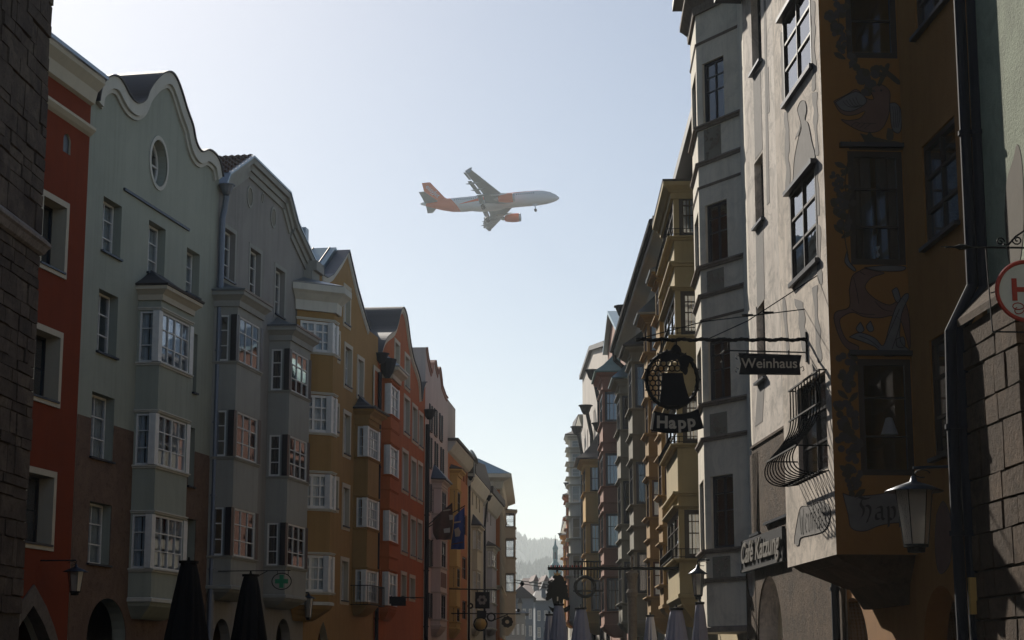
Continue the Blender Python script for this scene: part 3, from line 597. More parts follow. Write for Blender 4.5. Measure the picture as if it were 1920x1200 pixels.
H.coping([p for p in G1 if p[0] > 0], .22, 'cream_trim', 'slate', out=.07, back=.4, capback=.5)
H.coping(G2, .22, 'cream_trim', 'slate', out=.07, back=.4, capback=2.2); H.coping([p for p in G3 if p[0] < H.L], .18, 'cream_trim', 'slate', out=.07, back=.4, capback=1.0)
ap = max(G2, key=lambda p: p[1])
b = MB(); b.prism([(-.3, G2[0][1]), (H.L * .93, G2[-1][1]), (ap[0] + .3, ap[1] - 1.3), (ap[0] - .4, ap[1] - 1.0), (.0, ap[1] - 1.15)], 1.3, 10, 'slate'); rf = b.obj('roof', H.o)
for k in range(6): MB().tube([(.2 + k * .75, 1.26, G2[0][1] + 1.0), (.5 + k * .75, 1.26, ap[1] - 1.12)], .03, 'slate', 5).obj('standing_seam', rf)
pl = H.plan(715.5, 732, 747, 830, .35); zf = lambda y: H.zc(y, pl[1][0], pl[1][1])
H.oriel(pl, [(zf(776), zf(719)), (zf(889), zf(834)), (zf(1014), zf(957)), (zf(1135), zf(1072))], zf(690), zf(1142), 'orange', 'frame_white', {0: (.12, .1, 1, [0, .3, .66, 1]), 1: (.1, .1, 2, [0, .3, .66, 1]), 2: (.1, .12, 1, 3)},
        roof=(.45, .8, 'zinc', .0), corn=(.5, .4), corn_m='cream_trim', trim='orange', corbel=.5, cur='curtain', post='frame_white', wk=dict(fw=.09, gm='glass_dull'), bands=[(zf(806), .1, .07), (zf(920), .1, .07), (zf(1046), .1, .07)])
zp = H.uv(716, 675)[1]; b = MB(); u_ = H.uv(715, 680)[0]
MB().lathe([(.12, zp - .9), (.3, zp - .6), (.42, zp - .1), (.45, zp), (.3, zp)], 'pipe_dark', 10, (u_, -.3)).obj('rain_head', H.o)
zp = H.uv(796, 768)[1]
H.pipe([(H.L - .05, -.16, .1), (H.L - .05, -.16, zp - 5), (H.L - .05, -.16, zp - .8)], .12, 'pipe_dark', (H.L - .05, -.25, zp, .42), [4, 7, 10])
# ---- white house with dark shutters
H = House('shuttered_house', 'off-white house with a scalloped parapet and rows of black shutters', 'L', PL[5], PL[6])
def shut(BL, TR):
    u0, z0 = H.uv(*BL); u1, z1 = H.uv(*TR); H.winu(u0, u1, z0, z1, cols=2, rows=2, fm='frame_white', recess=.15, sill='trim_stone', panes=False)
    w = (u1 - u0) / 2
    for x in (u0 - w * .95, u1 - w * .05 + .0): SH.append((x, z0, w, z1 - z0))
SH = []
for y0, y1, xs in ((806, 757, (807, 816, 826)), (876, 818, (806, 817, 828)), (958, 905, (805,)), (1062, 1010, (805,)), (1158, 1110, (805,))):
    for i, x in enumerate(xs):
        dy = (x - 806) * (.95 if y0 < 890 else .5); shut((x - 1.6, y0 + dy), (x + 1.8, y1 + dy + 3))
G = gable(H, [(799, 652), (800, 660), (801, 668), (805, 689), (808, 700), (809, 697), (811, 681), (813, 676.5), (815.5, 677), (817, 689), (820, 702), (821, 692), (822.5, 689), (824, 691), (826, 705), (828, 724), (834, 741), (838, 747)], smooth=False)
H.build(outline(H, G), 'shutter_white', depth=.25, zl=G[0][1], zr=G[-1][1] - .2, D=6, thick=.5, roofm='zinc', top=False)
MB().prism([(.3, G[0][1] - 3.4), (H.L - .2, G[-1][1] - 1.0), (H.L * .55, G[0][1] - 2.4), (2, G[0][1] - 1.6)], .46, 6, 'zinc').obj('roof', H.o)
H.coping(G, .16, 'pink', 'pink', out=.05, back=.5, capback=.55)
for (x, z0, w, h) in SH:
    b = MB(); b.box(x, x + w, -.06, -.015, z0, z0 + h, 'shutter')
    for k in range(int(h / .12)): b.box(x + .05, x + w - .05, -.075, -.06, z0 + .06 + k * .12, z0 + .12 + k * .12, 'shutter')
    b.obj('shutter', H.o)
pl = H.plan(809, 827, 838, 930, .4); zf = lambda y: H.zc(y, pl[1][0], pl[1][1])
H.oriel(pl, [(zf(962), zf(918)), (zf(1062), zf(1012)), (zf(1160), zf(1113))], zf(900), zf(1175), 'shutter_white', 'frame_dark', {0: (.12, .5, 1, 2), 1: (.4, .3, 2, 2)}, roof=(.3, 1.0, 'zinc_dark', .0), corn=(.3, .2), trim='pale', corbel=.5, cur=None)
for z0, z1 in ((zf(1100), zf(1072)), (zf(1000), zf(972))):           # painted parapets between the oriel's windows
    x, y = pl[1]; MB().box(x + .12, pl[2][0] - .1, y - .012, y - .004, z0, z1, 'paint_rose').obj('painted_panel', H.o)
# ---- narrow houses further on
H = House('narrow_house', 'narrow pale house with an orange upper wall and yellow oriel under a dark eave', 'L', PL[6], PL[7])
for BL, TR in (((868, 902), (871, 880)), ((873, 908), (876, 887)), ((867, 1084), (875, 1047)), ((867, 1160), (875, 1128)), ((868, 1000), (875, 968))):
    H.win(BL, TR, cols=2, rows=2, recess=.12, fm='frame_dark', panes=False)
zt = H.zc(852, H.L * .6)
H.build([(0, 0), (H.L, 0), (H.L, zt), (0, zt)], 'brick_orange', depth=.2, D=8)
MB().box(-.05, 4.4, .04, 3.4, zt - 2.5, H.zc(758, 2.2, .04), 'pale').obj('gable_pier', H.o)
b = MB(); b.sweep([(-.1, 0), (H.L + .1, 0)], [(0, zt - .7), (.15, zt - .6), (.5, zt - .1), (.5, zt), (0, zt)], 'white_trim'); b.obj('cornice', H.o)
MB().prism([(-.2, zt + .01), (H.L + .2, zt + .01), (H.L + .2, zt + .16), (-.2, zt + .16)], -.65, 8, 'slate').obj('roof', H.o)
pl = H.plan(843, 857, 864, 960, .25); zf = lambda y: H.zc(y, pl[1][0], pl[1][1])
H.oriel(pl, [(zf(960), zf(920)), (zf(1100), zf(1065)), (zf(1165), zf(1140))], zf(880), zf(1180), 'yellow', 'frame_brown', {0: (.3, .2, 1, 2), 1: (.3, .3, 2, 2)}, roof=(.3, .4, 'slate', 0), corn=(.4, .3), trim='yellow', corbel=.5, cur=None)
dd = MB(); q = H.I @ at(889, 857, H.wY(H.L - 1.0)); zt = q.z - 1.3; dd.tube([(q.x, q.y, zt), tuple(q)], .05, 'zinc', 6)
for i in range(5):
    pass
dd.T = Matrix.Translation(q) @ Matrix.Rotation(radians(62), 4, 'X') @ Matrix.Rotation(.3, 4, 'Y'); dd.lathe([(.05, -.12), (.3, -.08), (.55, 0), (.55, .02), (.3, -.05), (.02, -.09)], 'zinc', 16); dd.T = Matrix()
dd.obj('satellite_dish', H.o)
H = House('cream_house', 'pale cream house with a white cornice and a small tiled-roof oriel', 'L', PL[7], PL[8])
for (x, y) in ((880, 928), (886, 934), (893, 941), (899, 948), (880, 1020), (880, 1090)): H.win((x - 1.1, y + 12), (x + 1.3, y - 13), cols=1, rows=2, recess=.12, panes=False)
zt = H.zc(905, H.L * .5)
H.build([(0, 0), (H.L, 0), (H.L, zt), (0, zt)], 'cream', depth=.2, D=8)
b = MB(); b.sweep([(-.1, 0), (H.L + .1, 0)], [(0, zt - .9), (.15, zt - .8), (.5, zt - .15), (.5, zt), (0, zt)], 'white_trim'); b.obj('cornice', H.o)
MB().prism([(-.1, zt + .01), (H.L + .1, zt + .01), (H.L + .1, zt + .5), (H.L * .6, zt + 1.4), (-.1, zt + .8)], -.55, 8, 'slate').obj('roof', H.o)
pl = H.plan(884, 895, 902, 1010, .3); zf = lambda y: H.zc(y, pl[1][0], pl[1][1])
H.oriel(pl, [(zf(1029), zf(993)), (zf(1105), zf(1071)), (zf(1170), zf(1140))], zf(986), zf(1180), 'cream', 'frame_white', {0: (.1, .1, 2, 2), 1: (.1, .1, 2, 2)}, roof=(.3, .9, 'slate', 0), corn=(.3, .25), trim='cream_trim', corbel=.4, cur='curtain')
zp = zt - .2
H.pipe([(.05, -.12, .1), (.05, -.12, zp - 2), (.05, -.12, zp)], .08, 'pipe_dark', (.05, -.2, zp, .3))
H = House('lilac_house', 'pale lilac house with a dark eave and flat-topped oriel beside the corner block', 'L', PL[8], PL[9])
for (x, y) in ((909, 962), (914, 968), (920, 975), (908, 1045), (908, 1110)): H.win((x - 1.0, y + 10), (x + 1.2, y - 11), cols=1, rows=2, recess=.12, panes=False)
zt = H.zc(938, H.L * .5)
H.build([(0, 0), (H.L, 0), (H.L, zt), (0, zt)], 'lilac', depth=.2, D=8)
b = MB(); b.sweep([(-.1, 0), (H.L, 0)], [(0, zt - 1.0), (.15, zt - .9), (.6, zt - .15), (.6, zt), (0, zt)], 'white_trim'); b.obj('cornice', H.o)
MB().prism([(-.1, zt + .01), (H.L, zt + .01), (H.L, zt + .5), (-.1, zt + .5)], -.75, 8, 'slate').obj('roof', H.o)
pl = H.plan(912, 923, 931, 1045, .3); zf = lambda y: H.zc(y, pl[1][0], pl[1][1])
H.oriel(pl, [(zf(1062), zf(1034)), (zf(1130), zf(1104))], zf(1024), zf(1180), 'lilac', 'frame_white', {0: (.1, .1, 2, 2), 1: (.1, .1, 2, 2)}, roof=(.3, .5, 'slate', 0), corn=(.3, .25), trim='white_trim', corbel=.4, cur='curtain_dark')
zp = zt - .4
H.pipe([(.05, -.12, .1), (.05, -.12, zp - 2), (.05, -.3, zp)], .08, 'pipe_dark', (.05, -.35, zp + .2, .34))
# corner block, standing proud of its neighbours
H = House('corner_block', 'tall orange corner block with stone pilasters, heavy cornice and a glazed bay', 'L', (-.98, 146.9), (-.66, 168.5))
zt = H.zc(890, 0)
for r_ in range(5):
    for c in range(6):
        u = 1.2 + c * (H.L - 2.2) / 6; z0 = 4.6 + r_ * 3.35
        if z0 + 2.2 < zt - 1.5: H.winu(u, u + 1.3, z0, z0 + 2.1, cols=2, rows=2, recess=.15, sur='cream_trim', sw=.25, sd=.12, panes=False)
H.build([(0, 0), (H.L, 0), (H.L, zt), (0, zt)], 'brick_orange', depth=.25, D=7)
b = MB(); b.sweep([(0, 7), (0, 0), (H.L, 0), (H.L, 7)], [(0, zt - 1.2), (.2, zt - 1.1), (.3, zt - .6), (.95, zt - .3), (.95, zt), (0, zt)], 'cream_trim', 7)
for z_ in (8.0, 14.6): b.sweep([(0, 7), (0, 0), (H.L, 0), (H.L, 7)], mould(z_, .35, .22), 'cream_trim', 7)
b.obj('cornice', H.o)
for c in range(7):
    u = .6 + c * (H.L - 1.6) / 6; MB().box(u - .2, u + .2, -.14, .02, 5, zt - 1.2, 'cream_trim').obj('pilaster', H.o)
b = MB()
for k in range(6): b.box(-.62, -.3, .5 + k * 1.1, .8 + k * 1.1, zt - 1.0, zt - .6, 'cream_trim')
b.obj('bracket', H.o)
rf = MB(); rf.add([(-.9, -.9, zt + .02), (H.L + .9, -.9, zt + .02), (H.L + .9, 8, zt + .02), (-.9, 8, zt + .02), (1.5, 1.8, zt + 1.5), (H.L - 1.5, 1.8, zt + 1.5), (H.L - 1.5, 6, zt + 1.5), (1.5, 6, zt + 1.5)], [(0, 1, 5, 4), (1, 2, 6, 5), (2, 3, 7, 6), (3, 0, 4, 7), (4, 5, 6, 7)], 'tin_roof').obj('roof', H.o)
pl = [(H.L - 2.6, 0), (H.L - 2.4, -1.0), (H.L - .5, -1.0), (H.L - .3, 0)]; zf = lambda y: H.zc(y, pl[1][0], pl[1][1])
H.oriel(pl, [(zf(988), zf(962)), (zf(1045), zf(1010)), (zf(1110), zf(1075))], zf(957), zf(1170), 'cream_trim', 'frame_dark', {0: (.1, .1, 1, 2), 1: (.1, .1, 2, 2), 2: (.1, .1, 1, 2)}, roof=(.15, .2, 'slate', 0), corn=(.2, .15), trim='cream_trim', corbel=1.0, cur=None)
# ------------------------------------------------------------------ right side of the street
XR = lambda Y: 7.57 - .06 * Y
def fmat(plan, i):
    a, c = Vector(plan[i]), Vector(plan[i + 1]); d = (c - a); l = d.length; d.normalize()
    return Matrix(((d.x, -d.y, 0, a.x), (d.y, d.x, 0, a.y), (0, 0, 1, 0), (0, 0, 0, 1))), l
def decal(H, M, px, mat, y=-.004, name='painted_ornament', k=4, smooth=True, parent=None, out=None):
    P = [H.hit(x, yy, M) for x, yy in px]
    if smooth: P = spline(P + P[:1], k)[:-1]
    b = MB()
    if out:
        q = MB(); q.prism(P, 0, 0, mat, False); c = Vector((sum(p[0] for p in P) / len(P), sum(p[1] for p in P) / len(P)))
        L = [(p[0], y, p[1]) for p in P]; b.tube(L + L[:1], .006, out, 4, False)
    b.prism(P, y, y + .003, mat, False)
    return b.obj(name, parent or H.o, M)
# ---- wine-house with the painted oriel
HP = House('painted_house', 'ochre house with a painted box oriel, dark window frames and iron basket grille', 'R', (XR(23.6), 23.6), (XR(31.5), 31.5))
H = HP
pl = H.plan(1462, 1552, 1703, 537, 0.0)
Mf, lf = fmat(pl, 1); Ms, ls = fmat(pl, 2); PLH = pl
zb = zY(1040, 27.0); ztp = 15.0
fr, sd_ = [], []
for BL, TR in (((1472, 196), (1518, -45)), ((1486, 532), (1529, 308)), ((1499, 903), (1547, 694))):
    x0, z0 = H.hit(*BL, Mf); x1, z1 = H.hit(*TR, Mf); fr.append((max(.1, x0), min(x1, lf - .1), z0, z1))
for BL, TR in (((1588, 108), (1678, -100)), ((1596, 496), (1693, 285)), ((1615, 891), (1712, 674))):
    x0, z0 = H.hit(*BL, Ms); x1, z1 = H.hit(*TR, Ms); sd_.append((x0, min(x1, ls - .02), z0, z1))
b = MB(); rect = lambda r: [(r[0], r[2]), (r[1], r[2]), (r[1], r[3]), (r[0], r[3])]
M0, l0 = fmat(pl, 0)
b.T = M0; b.panel([(0, zb), (l0, zb), (l0, ztp), (0, ztp)], [], .1, 'happ_light')
b.T = Mf; b.panel([(0, zb), (lf, zb), (lf, ztp), (0, ztp)], [rect(r) for r in fr], .16, 'happ_light')
b.T = Ms; b.panel([(0, zb), (ls, zb), (ls, ztp), (0, ztp)], [rect(r) for r in sd_], .16, 'happ_ochre')
b.T = Matrix(); b.add([(p[0], p[1], zb) for p in pl], [(3, 2, 1, 0)], 'rough_stone'); b.add([(p[0], p[1], ztp) for p in pl], [(0, 1, 2, 3)], 'slate')
ORL = b.obj('oriel', H.o)
for i, r in enumerate(fr):
    window(H.o, Mf, *r, cols=2, rows=[0, .38, .69, 1] if i < 2 else 3, fm='frame_brown' if i < 2 else 'frame_dark', recess=.02 if i < 2 else .1, fw=.06, mw=.04, gm='glass_bright' if i < 2 else 'glass')
    if i < 2:
        o = MB().box(r[0] - .1, r[1] + .1, -.1, .0, r[3], r[3] + .07, 'frame_dark').obj('window_hood', H.o, Mf); MB().box(r[0] - .05, r[1] + .06, -.07, .0, r[2] - .07, r[2], 'frame_dark').obj('window_sill', H.o, Mf)
for i, r in enumerate(sd_):
    window(H.o, Ms, *r, cols=1, rows=3, fm='frame_brown', recess=.03, fw=.09, mw=.028, cur='curtain_dark' if i == 1 else None)
    MB().box(r[0] - .12, r[1] + .08, -.1, .0, r[3] + .05, r[3] + .12, 'frame_dark').obj('window_hood', H.o, Ms)
# stepped stone bracket under the oriel
b = MB(); c0, c1 = pl[0][0], pl[3][0]; p = -pl[1][1]
for f0, f1, za, zc_ in ((.97, .85, 0, .1), (.82, .6, .1, .22), (.6, .3, .22, .38), (.28, .12, .38, .7)):
    ya, yb = -p * f0, -p * f1; i0 = .18 + (1 - f0) * .5; i1 = .18 + (1 - f1) * .5
    b.add([(c0 + i0, .02, zb - za), (c0 + i0, ya, zb - za), (c1 - i0, ya, zb - za), (c1 - i0, .02, zb - za), (c0 + i1, .02, zb - zc_), (c0 + i1, yb, zb - zc_), (c1 - i1, yb, zb - zc_), (c1 - i1, .02, zb - zc_)],
          [(0, 1, 5, 4), (1, 2, 6, 5), (2, 3, 7, 6), (4, 5, 6, 7)], 'rough_stone')
b.obj('oriel_bracket', H.o)
# main facade: windows beside the oriel, arcade arches
for BL, TR in (((1736, 465), (1789, 215)), ((1718, 70), (1772, -180)), ((1752, 860), (1806, 600))):
    H.win(BL, TR, cols=2, rows=3, fm='frame_brown', recess=.06, fw=.08, mw=.05, sill='frame_dark')
a0 = H.uv(1600, 1120); a1 = H.uv(1762, 1098)
zA = min(a0[1], a1[1], zb - .3)
H.holes.append(arch(a0[0] - 1.15, a0[0] + .95, .05, a0[1], 'round')); H.holes.append(arch(a1[0] - .95, min(a1[0] + .95, H.L - .1), .05, a1[1], 'round'))
H.build([(0, 0), (H.L, 0), (H.L, 15), (0, 15)], 'happ_ochre', depth=.35, D=9)
MB().prism([(-.2, 15.02), (H.L + .2, 15.02), (H.L + .2, 15.2), (-.2, 15.2)], -.6, 9, 'slate').obj('roof', H.o)
_w = H.W @ Ms
def inside(px, py, name, label, cat, prof, mat, back=.45):
    x, z = H.hit(px, py, Ms @ Matrix.Translation((0, back, 0))); o = MB().lathe(prof, mat, 16).obj(name); o.matrix_world = _w @ Matrix.Translation((x, back, z)); tag(o, label, cat)
inside(1668, 815, 'lamp_shade', 'small pale lampshade behind the lowest dark window of the painted house', 'lampshade', [(.02, .26), (.05, .25), (.13, .0), (.12, .0), (.04, .24)], 'sign_white')
inside(1650, 482, 'glass_vase', 'small pale vase standing inside the middle window of the painted oriel', 'vase', [(.05, .0), (.055, .02), (.04, .08), (.06, .16), (.055, .16)], 'sign_white', .2)
# murals on the shaded side of the oriel
def grape(px, py, r, n, seed, M):
    rnd = random.Random(seed); c = H.hit(px, py, M); k = abs(H.hit(px + 10, py, M)[0] - c[0]) / 10; b = MB()
    for i in range(n):
        q = rnd.random(); a = rnd.uniform(-1, 1) * (1 - q) ** .6; z = (1 - 2 * q)
        e = ellipse((c[0] + a * r * k * .75, c[1] + z * r * k), r * k * .2, r * k * .2, 9); y = -.004 - .0011 * i
        b.add([(p[0], y, p[1]) for p in e], [tuple(range(9))], 'paint_dark' if i % 3 else 'paint_vine')
    return b.obj('mural_grapes', H.o, M)
for i, (x, y, r) in enumerate(((1566, 30, 34), (1578, 75, 24), (1622, 140, 38), (1570, 340, 20), (1582, 400, 34), (1580, 372, 22), (1588, 700, 34), (1590, 790, 36), (1592, 850, 34), (1600, 905, 26))): grape(x, y, r, 26, i, Ms)
bird = [(1563, 190), (1590, 176), (1606, 168), (1624, 184), (1638, 186), (1632, 168), (1642, 160), (1656, 160), (1668, 172), (1668, 192), (1666, 215), (1656, 238), (1640, 248), (1615, 246), (1590, 234), (1577, 224), (1590, 226), (1612, 222), (1622, 208), (1604, 215), (1585, 216), (1572, 207)]
decal(H, Ms, bird, 'paint_rose', -.006, 'mural_bird', out='paint_line'); decal(H, Ms, [(1668, 194), (1680, 194), (1689, 208), (1690, 238), (1684, 250), (1672, 240)], 'paint_grey', -.009, 'mural_bird_wing', out='paint_line')
decal(H, Ms, [(1566, 192), (1604, 172), (1625, 190), (1600, 208), (1578, 206)], 'paint_grey', -.010, 'mural_bird_wing', out='paint_line')
decal(H, Ms, [(1640, 168), (1630, 171), (1641, 174)], 'paint_dark', -.011, 'mural_bird_beak', smooth=False)
for pts in ([(1644, 160), (1660, 122), (1668, 124), (1652, 160)], [(1652, 122), (1686, 150), (1682, 158), (1648, 128)], [(1612, 250), (1660, 262), (1690, 268), (1690, 282), (1640, 282), (1596, 280), (1594, 268), (1620, 268)], [(1630, 246), (1622, 262), (1640, 262)], [(1664, 240), (1674, 244), (1674, 262), (1662, 260)], [(1594, 262), (1600, 278), (1592, 280)], [(1610, 264), (1622, 276), (1606, 278)]):
    decal(H, Ms, pts, 'paint_vine', -.0075, 'mural_branch')
deer = [(1592, 545), (1598, 518), (1612, 508), (1622, 504), (1640, 508), (1658, 512), (1640, 518), (1630, 524), (1622, 540), (1640, 560), (1668, 572), (1690, 560), (1700, 575), (1706, 610), (1706, 655), (1698, 630), (1688, 600), (1672, 592), (1650, 596), (1620, 594), (1600, 586), (1582, 592), (1574, 604), (1586, 636), (1610, 650), (1600, 660), (1580, 644), (1566, 610), (1566, 586), (1592, 576)]
decal(H, Ms, deer, 'paint_rose', -.006, 'mural_deer', out='paint_line')
for pts in ([(1592, 632), (1612, 624), (1640, 634), (1656, 648), (1668, 610), (1680, 575), (1696, 552), (1704, 556), (1690, 590), (1688, 640), (1706, 660), (1660, 668), (1640, 650)], [(1613, 604), (1620, 618), (1612, 624), (1605, 616)], [(1632, 602), (1638, 618), (1630, 622), (1624, 612)], [(1672, 545), (1682, 540), (1688, 562), (1680, 566)], [(1680, 636), (1694, 632), (1696, 650), (1682, 650)], [(1588, 470), (1592, 490), (1604, 505), (1600, 508), (1584, 492)], [(1620, 502), (1660, 498), (1696, 500), (1690, 508), (1650, 508)]):
    decal(H, Ms, pts, 'paint_grey', -.0095, 'mural_branch', out='paint_line')
def stroke(M, px, r=.006, mat='paint_line', y=-.014):
    P = spline([H.hit(x, yy, M) for x, yy in px], 4); return MB().tube([(p[0], y, p[1]) for p in P], r, mat, 4).obj('mural_line', H.o, M)
for k in range(5): stroke(Ms, [(1580 + k * 6, 190 - k * 2), (1590 + k * 5, 200 - k), (1606 + k * 3, 202 - k)], .004)
for k in range(4): stroke(Ms, [(1673 + k * 4, 200), (1675 + k * 4, 220), (1674 + k * 3, 240)], .004)
for k in range(4): stroke(Ms, [(1596 + k * 8, 236 + k * 2), (1604 + k * 9, 230 + k), (1612 + k * 10, 232)], .004)
MB().lathe([(.018, -.002), (.018, .0)], 'paint_line', 10).obj('mural_eye', H.o, Ms @ Matrix.Translation((H.hit(1652, 170, Ms)[0], -.013, H.hit(1652, 170, Ms)[1])) @ Matrix.Rotation(pi / 2, 4, 'X'))
for L_ in ([(1600, 520), (1606, 545), (1610, 570)], [(1640, 565), (1655, 580), (1672, 584)], [(1596, 580), (1612, 588), (1640, 590)], [(1612, 510), (1622, 516)], [(1660, 640), (1672, 612), (1686, 580)], [(1672, 655), (1684, 620), (1690, 590)], [(1610, 630), (1630, 638), (1648, 652)]): stroke(Ms, L_, .005)
for (x, y0, y1) in ((1598, 300, 480), (1586, 20, 100)):
    stroke(Ms, [(x - 8, y0), (x - 14, y0 + (y1 - y0) * .25), (x - 6, y0 + (y1 - y0) * .5), (x - 15, y0 + (y1 - y0) * .75), (x - 8, y1)], .008, 'paint_vine')
for i, (x, y, a) in enumerate(((1576, 310, .4), (1586, 322, 2.4), (1572, 430, .8), (1588, 440, 2.6), (1574, 105, .5), (1600, 118, 2.2), (1650, 140, .3), (1580, 740, .7), (1600, 745, 2.3), (1584, 880, .6), (1612, 925, 2.5), (1700, 270, 1.2))):
    lf_ = [(x + 13 * cos(a) * t - 6 * sin(a) * w, y + 13 * sin(a) * t + 6 * cos(a) * w) for t, w in ((-1, 0), (-.4, .8), (.3, .7), (1, 0), (.3, -.7), (-.4, -.8))]
    decal(H, Ms, lf_, 'paint_vine', -.008 - i * .0002, 'mural_leaf'); stroke(Ms, [(x - 12 * cos(a), y - 12 * sin(a)), (x + 11 * cos(a), y + 11 * sin(a))], .003)
scroll = [(1580, 925), (1600, 930), (1640, 928), (1680, 922), (1700, 930), (1712, 960), (1700, 985), (1685, 980), (1650, 985), (1620, 996), (1596, 990), (1590, 965)]
decal(H, Ms, scroll, 'paint_grey', -.006, 'mural_scroll', out='paint_line')
decal(H, Ms, [(1742, 960), (1750, 1000)], 'paint_grey', -.006, 'mural_scroll') if False else None
def nib(M, strokes, ox, oz, s, w, ang, mat, y, name, parent, kx=1.0):      # broad-nib pen lettering
    b = MB(); dx, dz = cos(ang) * w / 2, sin(ang) * w / 2
    for st in strokes:
        q = spline(st, 4) if len(st) > 2 else st
        for p, r in zip(q[:-1], q[1:]):
            b.add([(ox + (p[0] - dx) * s * kx, y, oz + (p[1] - dz) * s), (ox + (r[0] - dx) * s * kx, y, oz + (r[1] - dz) * s), (ox + (r[0] + dx) * s * kx, y, oz + (r[1] + dz) * s), (ox + (p[0] + dx) * s * kx, y, oz + (p[1] + dz) * s)], [(0, 1, 2, 3)], mat); y -= .00004
    return tag(b.obj(name, parent, M), kind='stuff')
def shift(st, dx): return [[(x + dx, z) for x, z in s_] for s_ in st]
FH = [[(.0, .95), (.15, 1.08), (.45, 1.0), (.7, 1.05)], [(.32, 1.0), (.22, .75), (.36, .5), (.3, .2), (.12, .0)], [(.32, .55), (.5, .68), (.68, .55), (.66, .25), (.55, .0), (.5, -.15)]]
FA = [[(.12, .55), (.38, .6), (.4, .1), (.5, .0)], [(.38, .35), (.12, .3), (.1, .06), (.25, .02), (.4, .14)]]
FP = [[(.1, .62), (.16, .5), (.14, -.35)], [(.16, .5), (.34, .62), (.46, .5), (.44, .14), (.3, .0), (.16, .08)]]
o0 = H.hit(1606, 974, Ms); k_ = abs(H.hit(1706, 974, Ms)[0] - o0[0]) / 100
nib(Ms, FH + shift(FA, .86) + shift(FP, 1.42) + shift(FP, 1.98), o0[0], o0[1], k_ * 38, .15, .7, 'letter_dark', -.012, 'mural_lettering', H.o)
# street face of the oriel: figure, ragged grey borders, scroll
fig = [(1487, 350), (1490, 300), (1497, 262), (1503, 240), (1500, 222), (1496, 205), (1502, 190), (1510, 190), (1513, 206), (1510, 224), (1516, 232), (1522, 262), (1527, 305)]
decal(H, Mf, fig, 'paint_grey', -.006, 'mural_figure', out='paint_dark')
rnd = random.Random(5)
def ragged(x0, y0, x1, y1, w, n, mat='paint_grey'):
    L, R = [], []
    for i in range(n + 1):
        t = i / n; x = x0 + (x1 - x0) * t; y = y0 + (y1 - y0) * t; L.append((x - w * rnd.uniform(.3, 1), y)); R.append((x + w * rnd.uniform(.3, 1), y + rnd.uniform(-6, 6)))
    decal(H, Mf, L + R[::-1], mat, -.005, 'mural_border', k=3)
for a in ((1524, 0, 1527, 170, 5, 9), (1528, 175, 1531, 290, 5, 7), (1534, 420, 1538, 530, 5, 7), (1466, 60, 1469, 190, 4, 7), (1474, 210, 1478, 365, 5, 9), (1470, 560, 1480, 690, 4, 6), (1531, 300, 1534, 400, 4, 6), (1498, 560, 1512, 660, 9, 8), (1528, 540, 1536, 680, 7, 8), (1508, 216, 1492, 262, 2, 5)): ragged(*a)
decal(H, Mf, [(1497, 968), (1503, 950), (1520, 948), (1540, 940), (1556, 950), (1556, 975), (1545, 995), (1520, 1003), (1502, 1008), (1498, 1022), (1490, 1015)], 'paint_grey', -.006, 'mural_scroll', out='paint_dark')
WN = [[(0, .8), (.1, .2), (.25, 0), (.35, .6), (.4, .1), (.55, 0), (.62, .85)]]
NN = [[(.05, .6), (.1, .5), (.1, .0)], [(.1, .45), (.3, .58), (.34, .0)]]
II = [[(.05, .58), (.1, .5), (.1, .05), (.18, 0)]]
EE = [[(.36, .12), (.2, .0), (.06, .15), (.08, .5), (.25, .6), (.34, .45), (.1, .3)]]
HH = [[(.08, 1.0), (.1, .5), (.1, .0)], [(.1, .45), (.3, .58), (.34, .1), (.26, -.2)]]
UU = [[(.05, .6), (.08, .1), (.2, .0), (.34, .12)], [(.34, .6), (.34, .0)]]
SS = [[(.34, .5), (.2, .6), (.08, .45), (.3, .2), (.2, .0), (.05, .08)]]
o0 = H.hit(1501, 998, Mf); o1 = H.hit(1553, 962, Mf); tot = 4.3; kx = (o1[0] - o0[0]) / tot
st = []; x = 0
for L_, wd in ((WN, .8), (EE, .48), (II, .3), (NN, .48), (HH, .48), (FA, .6), (UU, .5), (SS, .45)): st += shift(L_, x); x += wd
nib(Mf, st, o0[0], o0[1] - .02, kx, .1, .8, 'letter_dark', -.011, 'mural_lettering', H.o)
# big faded medallion painting right of the arch
M_I = Matrix()
decal(H, M_I, [(1757, 965), (1768, 940), (1780, 960), (1786, 1000), (1783, 1050), (1772, 1072), (1760, 1070), (1754, 1020)], 'paint_rose', -.006, 'mural_figure', out='paint_dark')
# iron basket grille in front of the lowest window
r = fr[2]; GR = bpy.data.objects.new('window_grille', None); COL.objects.link(GR); GR.matrix_world = H.W @ Mf @ Matrix.Translation((r[0], 0, r[2]))
tag(GR, 'bulging wrought-iron basket grille over the lowest oriel window of the painted house', 'grille')
wG, hG = r[1] - r[0], r[3] - r[2]; nb = 11
prof = [(.10, 1.0), (.10, .75), (.11, .62), (.16, .5), (.30, .36), (.46, .24), (.54, .13), (.53, .04), (.45, -.02), (.3, -.05), (.1, -.04), (.0, -.03)]
prof = spline(prof, 3)
for i in range(nb):
    x = -.05 + (wG + .1) * i / (nb - 1); MB().tube([(x, -d, z * hG) for d, z in prof], .0115, 'iron', 5).obj('bar', GR)
for d, z in ((.11, .66), (.48, .22), (.105, .995), (.16, -.045)): MB().box(-.1, wG + .1, -d - .022, -d + .006, z * hG - .012, z * hG + .012, 'iron').obj('cross_bar', GR)
for x in (-.09, wG + .09):
    MB().tube([(x, -.48, .22 * hG), (x, 0, .22 * hG)], .012, 'iron', 5).obj('stay', GR); MB().tube([(x, -.105, .995 * hG), (x, .0, .995 * hG)], .012, 'iron', 5).obj('stay', GR)
